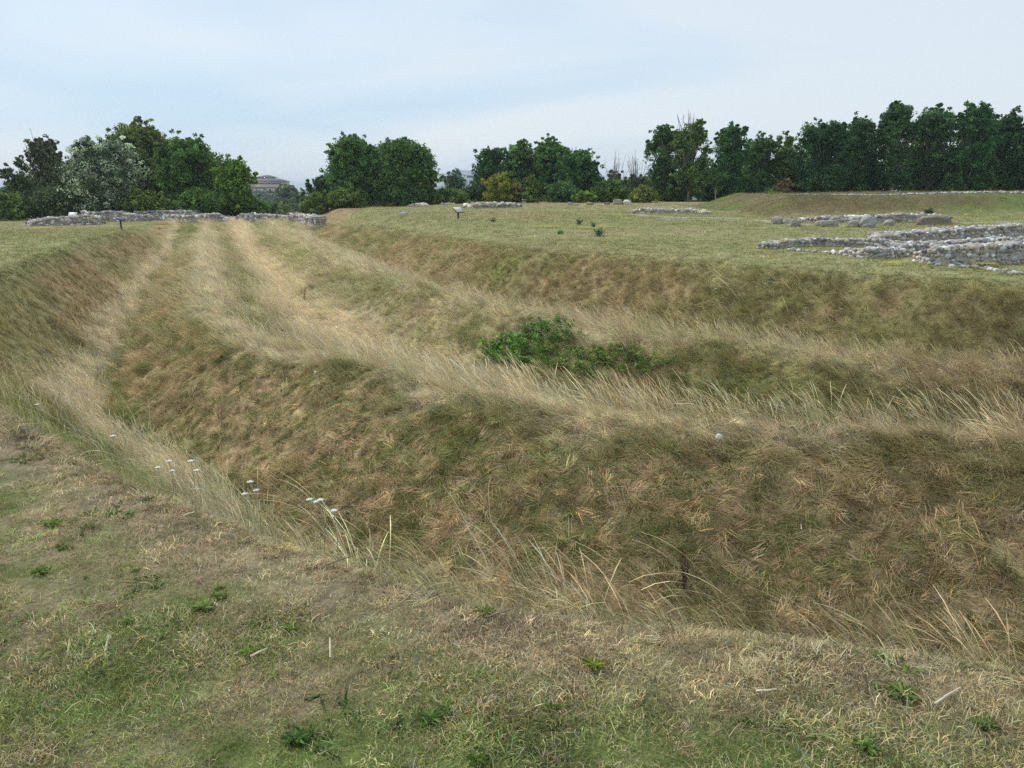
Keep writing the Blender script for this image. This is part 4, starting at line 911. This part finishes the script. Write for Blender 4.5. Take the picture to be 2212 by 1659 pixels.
# ------------------------------------------------------------------ plants, flowers, twigs
def plant(name, label, px, base, top, wpx, col, n=14, leafs=.06, group=None, cat='plant', stems=6, first=False, stemc=(.12, .12, .06), lw=None):
    x, y, z = hit(px, base, first); h = zat(top, y)-z; W = wpx/F*y
    r = empty(name, (x, y, z)); tag(r, label, cat, group)
    tb = MB(); cb = MB(); C = []
    for i in range(stems):
        a = R_.uniform(0, 2*math.pi); q = W/2*R_.uniform(.2, 1); hh = h*R_.uniform(.6, 1); e = np.array([q*math.cos(a), q*math.sin(a), hh])
        tb.tube([(0, 0, -.03), e*np.array([.4, .4, .55]), e], [.006*max(1, y/20), .005*max(1, y/20), .003*max(1, y/20)], 4, stemc)
        for k in np.linspace(.25, 1, n): C.append(e*np.array([k, k, k])+R_.normal(0, leafs*.4, 3))
    tb.build('stems', M_BARK, r)
    leaves(cb, C, leafs*.9, 4, leafs, col, .25); cb.build('leaves', M_LEAF, r); return r
GTh = 'thistles growing on the plateau grass'
plant('thistle', 'sparse dark thistle right of the centre lectern sign', 1065, 479, 472, 13, (.20, .25, .13), 4, .08, GTh)
plant('thistle', 'leftmost thistle of the trio on the plateau, spiky and leaning', 1250, 484.5, 474, 11, (.20, .25, .14), 5, .08, GTh)
plant('thistle', 'compact dark thistle between the leaning one and the largest', 1282, 490.5, 481, 11, (.18, .24, .13), 5, .08, GTh)
plant('thistle', 'bright green low thistle left of the largest one', 1210, 505.5, 498, 14, (.20, .34, .10), 6, .08, GTh)
plant('thistle', 'largest dark thistle with two branches, closest to the ditch', 1294, 510, 497, 20, (.17, .25, .12), 6, .08, GTh, stems=8)
plant('weed', 'dark round weed on the face of the stony bank', 2006, 462, 455, 16, (.10, .15, .06), 6, .16, stems=9)
def creeping_shrub(label, cx, cy, rx, ry, n, h0, h1, col):
    P = []
    for k in range(n*4):
        if len(P) >= n: break
        a = R_.uniform(0, 2*math.pi); q = math.sqrt(R_.uniform()); q = q*R_.uniform(.6, 1.15)
        x, y, z = hit(cx+rx*q*math.cos(a), cy+ry*q*math.sin(a), True); sg = float(lookup(np.array([x]), np.array([y]))[1][0])
        if 2.3 < sg < 4.2: P.append((x, y, z, R_.uniform(h0, h1)*(1.15-.55*q)))
    P = np.array(P); o = np.array([np.median(P[:, 0]), np.median(P[:, 1])]); oz = gz(*o)
    r = empty('elder_shrub', (o[0], o[1], oz)); tag(r, label, 'shrub', 'green shrubs in the middle ditch')
    cb = MB(); tb = MB(); C = []; Rr = []
    for x, y, z, h in P:
        b0 = np.array([x-o[0], y-o[1], z-oz]); e = b0+np.array([R_.normal(-.03, .07), R_.normal(0, .07), h])
        tb.tube([b0-np.array([0, 0, .03]), (b0+e)/2+R_.normal(0, .015, 3), e], [.006, .004, .002], 4, (.14, .16, .07))
        for f in np.linspace(.3, 1, 4): C.append(b0+(e-b0)*f); Rr.append(.085-.035*f)
    leaves(cb, np.array(C), np.array(Rr), 9, .045, col, .4, warm=.15, updir=.8)
    tb.build('stems', M_BARK, r); cb.build('leaves', M_LEAF, r)
creeping_shrub('dense bright green leafy shrub patch behind the ridge crest, larger left one', 1115, 765, 88, 34, 115, .12, .32, (.15, .32, .07))
creeping_shrub('green leafy shrub patch climbing the second ridge, upper middle one', 1188, 722, 66, 32, 62, .10, .26, (.14, .30, .07))
creeping_shrub('looser green shrub growth trailing right along the middle ditch', 1300, 785, 150, 34, 120, .07, .22, (.17, .29, .07))
plant('dead_umbel', 'brown dried seed plant standing on the second ridge crest', 1290, 705, 658, 40, (.24, .19, .15), 9, .022, None, 'dead plant', 16, True, (.20, .15, .11))
plant('dock', 'rusty brown dried dock stem among pale grass of the middle ditch', 657, 652, 615, 14, (.26, .17, .10), 5, .02, 'dried dock stems', 'dead plant', 6, True, (.17, .10, .06))
plant('dock', 'dark red brown dock stems at the lip below the thatch, right of centre', 1478, 1270, 1190, 40, (.16, .10, .06), 6, .02, 'dried dock stems', 'dead plant', 6, True, (.16, .09, .06))
def yarrow(px, py, lab):
    d = ray(px, py); k = _Dg/d[1]; X = d[0]*k; Zr = CAMZ+d[2]*k; cl_ = Zr-ground_z(X, _Dg); sg = lookup(X, _Dg)[1]
    i = np.where((cl_ < (.72 if py > 860 else .30)) & (sg > .2))[0][0]
    x, y = float(X[i]), float(_Dg[i]); z = gz(x, y); h = float(cl_[i])
    r = empty('yarrow', (x, y, z)); tag(r, lab, 'flower', 'white yarrow flower heads in the ditches')
    tb = MB(); tb.tube([(0, 0, -.02), (.01, 0, h*.6), (0, 0, h)], .0022, 4, (.42, .44, .25)); tb.build('stem', M_BARK, r)
    q = MB(); k = .85*max(1.0, y/10)
    for i in range(9):
        a = i*2.4; rr = .018*math.sqrt(i/9)*k; V, T = ICO1; q.add(V*np.array([.009, .009, .004])*k+np.array([rr*math.cos(a), rr*math.sin(a), h]), T, (.62, .60, .54))
    q.build('flower_head', M_PAINT, r)
for px, py, lab in [(668, 1078, 'white yarrow head left of a close group of four at the lip'), (683, 1083, 'white yarrow head lowest of the pair in the close group'), (692, 1079, 'white yarrow head right in the close group'), (721, 1102, 'white yarrow head apart, lower right of the close group'),
  (540, 1040, 'white yarrow head halfway along the lip fringe'), (553, 1058, 'white yarrow head just below right of the halfway one'), (528, 1066, 'white yarrow head low in the lip fringe grass'), (412, 995, 'white yarrow head over dark stems near the trench bend'),
  (372, 1016, 'white yarrow head in the trench bend grass, lower one'), (341, 1009, 'white yarrow head in the trench bend grass, left one'), (365, 995, 'white yarrow head in the trench bend grass, upper one'), (425, 1015, 'white yarrow head right of the trench bend trio'),
  (243, 941, 'single white yarrow head in the green trench grass'), (80, 873, 'white yarrow head far left beneath the outer slope'), (822, 734, 'white yarrow head leftmost of the middle ditch row'), (835, 739, 'white yarrow head second of the middle ditch row'), (849, 741, 'white yarrow head third of the middle ditch row'),
  (863, 748, 'white yarrow head fourth of the middle ditch row'), (905, 764, 'white yarrow head near the green shrub'), (915, 770, 'white yarrow head touching the green shrub edge'), (681, 803, 'lone white yarrow head on the first ridge crest')]:
    yarrow(px, py, lab)
x, y, z = hit(1552, 951, True); mb = MB(); V, T = ICO2; mb.add(V*np.array([.035, .02, .028])*(1+R_.normal(0, .12, (len(V), 1))), T, (.82, .82, .80))
tag(mb.build('white_scrap', M_PAINT, loc=(x, y-.02, z+.05)), 'small white scrap lying on the brown face of the first ridge', 'scrap')
def rosette(px, py, wpx, lab, col=(.12, .24, .05), n=11, up=.35, narrow=.16):
    x, y, z = hit(px, py, True); Rr = wpx/F*math.hypot(y, 1.6)/2*.68; up = up*.7
    mb = MB()
    n = int(n*1.5); col = np.array(col)*np.array([1.75, 1.35, .9])
    for i in range(n):
        a = i*2*math.pi/n+R_.uniform(-.6, .6); L_ = Rr*R_.uniform(.4, 1.15); el = R_.uniform(up*.5, up*1.5); w_ = L_*narrow; k = 6; V = []; T = []
        for j in range(k+1):
            f = j/k; d = L_*f; zz = d*math.tan(el)*(1-.55*f)+.008; ww = w_*math.sin(math.pi*(f*.86+.10))*(1+.18*math.sin(j*2.6+i))
            dx, dy = math.cos(a+f*.2), math.sin(a+f*.2)
            V += [(dx*d-dy*ww, dy*d+dx*ww, zz+.006), (dx*d, dy*d, zz), (dx*d+dy*ww, dy*d-dx*ww, zz+.006)]
            if j < k: b = j*3; T += [(b, b+1, b+4, b+3), (b+1, b+2, b+5, b+4)]
        mb.add(V, T, np.array(col)*R_.uniform(.75, 1.2))
    return tag(mb.build('rosette_weed', M_LEAF, loc=(x, y, z)), lab, 'weed', 'leafy weeds in the near turf')
rosette(537, 1404, 80, 'broad bright green weed rosette beside a straw stick, largest at the left', n=13)
rosette(629, 1362, 60, 'upright narrow leaved weed right above the largest left rosette', up=.8)
rosette(441, 1310, 90, 'greyish clump of toothed leaves with a white seed head', (.11, .19, .07), 16, .5)
rosette(475, 1290, 60, 'small leafy weed right behind the clump with the white seed head', (.11, .19, .07), 10, .5)
rosette(111, 1136, 70, 'leafy weed patch highest at the left', (.11, .2, .05), 16, .5)
rosette(86, 1232, 60, 'dark green weed patch below the highest left one', (.09, .18, .05), 14, .3)
rosette(295, 1232, 30, 'small dark weed beside a tiny yellow flower', (.09, .18, .05), 9, .5)
rosette(275, 1340, 46, 'pale leaved weed between the left patches and the toothed clump', (.12, .21, .08), 8, .3, .3)
rosette(1282, 1443, 66, 'bright yellow green tuft of strap leaves in the middle of the near turf', (.20, .32, .06), 24, .9, .07)
rosette(931, 1548, 90, 'dark feathery weed low in the middle', (.08, .17, .05), 16, .4, .12)
rosette(1050, 1328, 80, 'weed clump just below the bare earth patch', (.11, .2, .06), 16, .5, .13)
rosette(1950, 1497, 110, 'wide dark green weed patch at the right, next to a dry stalk', (.09, .19, .05), 26, .45, .09)
rosette(1873, 1606, 90, 'dark weed low at the right side', (.08, .17, .05), 16, .45, .14)
rosette(1027, 1634, 60, 'weed at the bottom edge left of centre', (.09, .18, .05), 12, .5)
rosette(640, 1590, 80, 'deep green weed at the bottom left', (.06, .15, .045), 16, .35)
rosette(1192, 1530, 50, 'tiny weed in the lower middle', (.08, .17, .05), 10, .5)
rosette(2130, 1560, 90, 'green weed in the lower right corner', (.08, .17, .05), 16, .5)
for i, (px, py, lp, an, lab) in enumerate([(234, 1400, 26, 1.9, 'pale bent straw stick at the left'), (560, 1414, 34, .1, 'straw stick touching the largest left rosette'), (729, 1224, 60, .25, 'brown forked twig near the lip'), (893, 1291, 62, .75, 'brown twig lying diagonally below the lip'),
  (714, 1412, 34, 1.9, 'straw stick standing out right of the left weeds'), (1655, 1498, 36, -.35, 'short white straw stick in the right turf'), (2046, 1512, 70, .3, 'long dry stalk beside the wide green weed patch'), (409, 1120, 28, -.2, 'pale straw stick on the worn strip'),
  (1080, 1336, 60, .15, 'thin brown twig below the bare earth patch'), (1730, 1140, 18, 1.2, 'white straw bit upright at the verge')]):
    x, y, z = hit(px, py, True); L_ = lp/F*math.hypot(y, 1.6); dx, dy = math.cos(an)*L_/2, math.sin(an)*L_/2*1.5
    mb = MB(); zc = .03; c = (.30, .22, .14) if 'brown' in lab else (.62, .54, .38)
    mb.tube([(-dx, -dy, zc-.015), (0, R_.normal(0, .004), zc), (dx, dy, zc+.012)], [.0045, .004, .0025], 5, c)
    if 'twig' in lab: mb.tube([(0, 0, zc), (dx*.5-dy*.3, dy*.5+dx*.3, zc+.02)], [.003, .0015], 4, c)
    tag(mb.build('twig', M_BARK, loc=(x, y, z)), lab, 'twig', 'twigs and straw sticks on the near turf')
for px, py, lab in [(1159, 1287, 'white pebble on the bare earth patch'), (1008, 1250, 'white pebble on the lip left of the bare earth'), (1015, 1236, 'pale pebble nearest the ditch left of the bare earth')]:
    x, y, z = hit(px, py, True); mb = MB(); V, T = ICO2; mb.add(V*np.array([.011, .009, .008])*(1+R_.normal(0, .08, (len(V), 1))), T, (.75, .72, .66))
    tag(mb.build('pebble', M_STONE, loc=(x, y, z+.016), smooth=True), lab, 'pebble', 'small white pebbles')
# tiny yellow flowers in the plateau grass: uncountable
mb = MB(); rg = np.random.default_rng(5)
for cx, cy, w_, n in [(1190, 491, 26, 130), (1270, 494, 34, 150), (1310, 492, 20, 60), (2120, 575, 30, 80), (1930, 573, 14, 60)]:
    x, y, z = hit(cx, cy); k = w_/F*y*1.3
    for i in range(n):
        a, b = rg.normal(0, k*.5), rg.normal(0, k*.35); X, Y = x+a, y+b; s_ = .022
        mb.add(np.array([(-s_, -s_, 0), (s_, -s_, .004), (s_, s_, 0), (-s_, s_, .006)])+np.array([X, Y, gz(X, Y)+.07]), [(0, 1, 2, 3)], (.62, .52, .05))
tag(mb.build('yellow_flowers', M_LEAF), 'tiny yellow flowers dotted in the plateau grass', 'flowers', kind='stuff')

# ------------------------------------------------------------------ the air
def haze():
    m, nt, N, L = new_mat('haze')
    o = N.new('ShaderNodeOutputMaterial'); v = N.new('ShaderNodeVolumePrincipled'); L.new(v.outputs[0], o.inputs['Volume'])
    v.inputs['Color'].default_value = (.78, .87, 1, 1); v.inputs['Density'].default_value = .0003; v.inputs['Anisotropy'].default_value = .2
    mb = MB(); mb.box((0, 3250, 0), (10400, 7900, 50)); ob = mb.build('haze', m); return tag(ob, kind='stuff', label='thin pale air over the marsh', cat='haze')
haze()
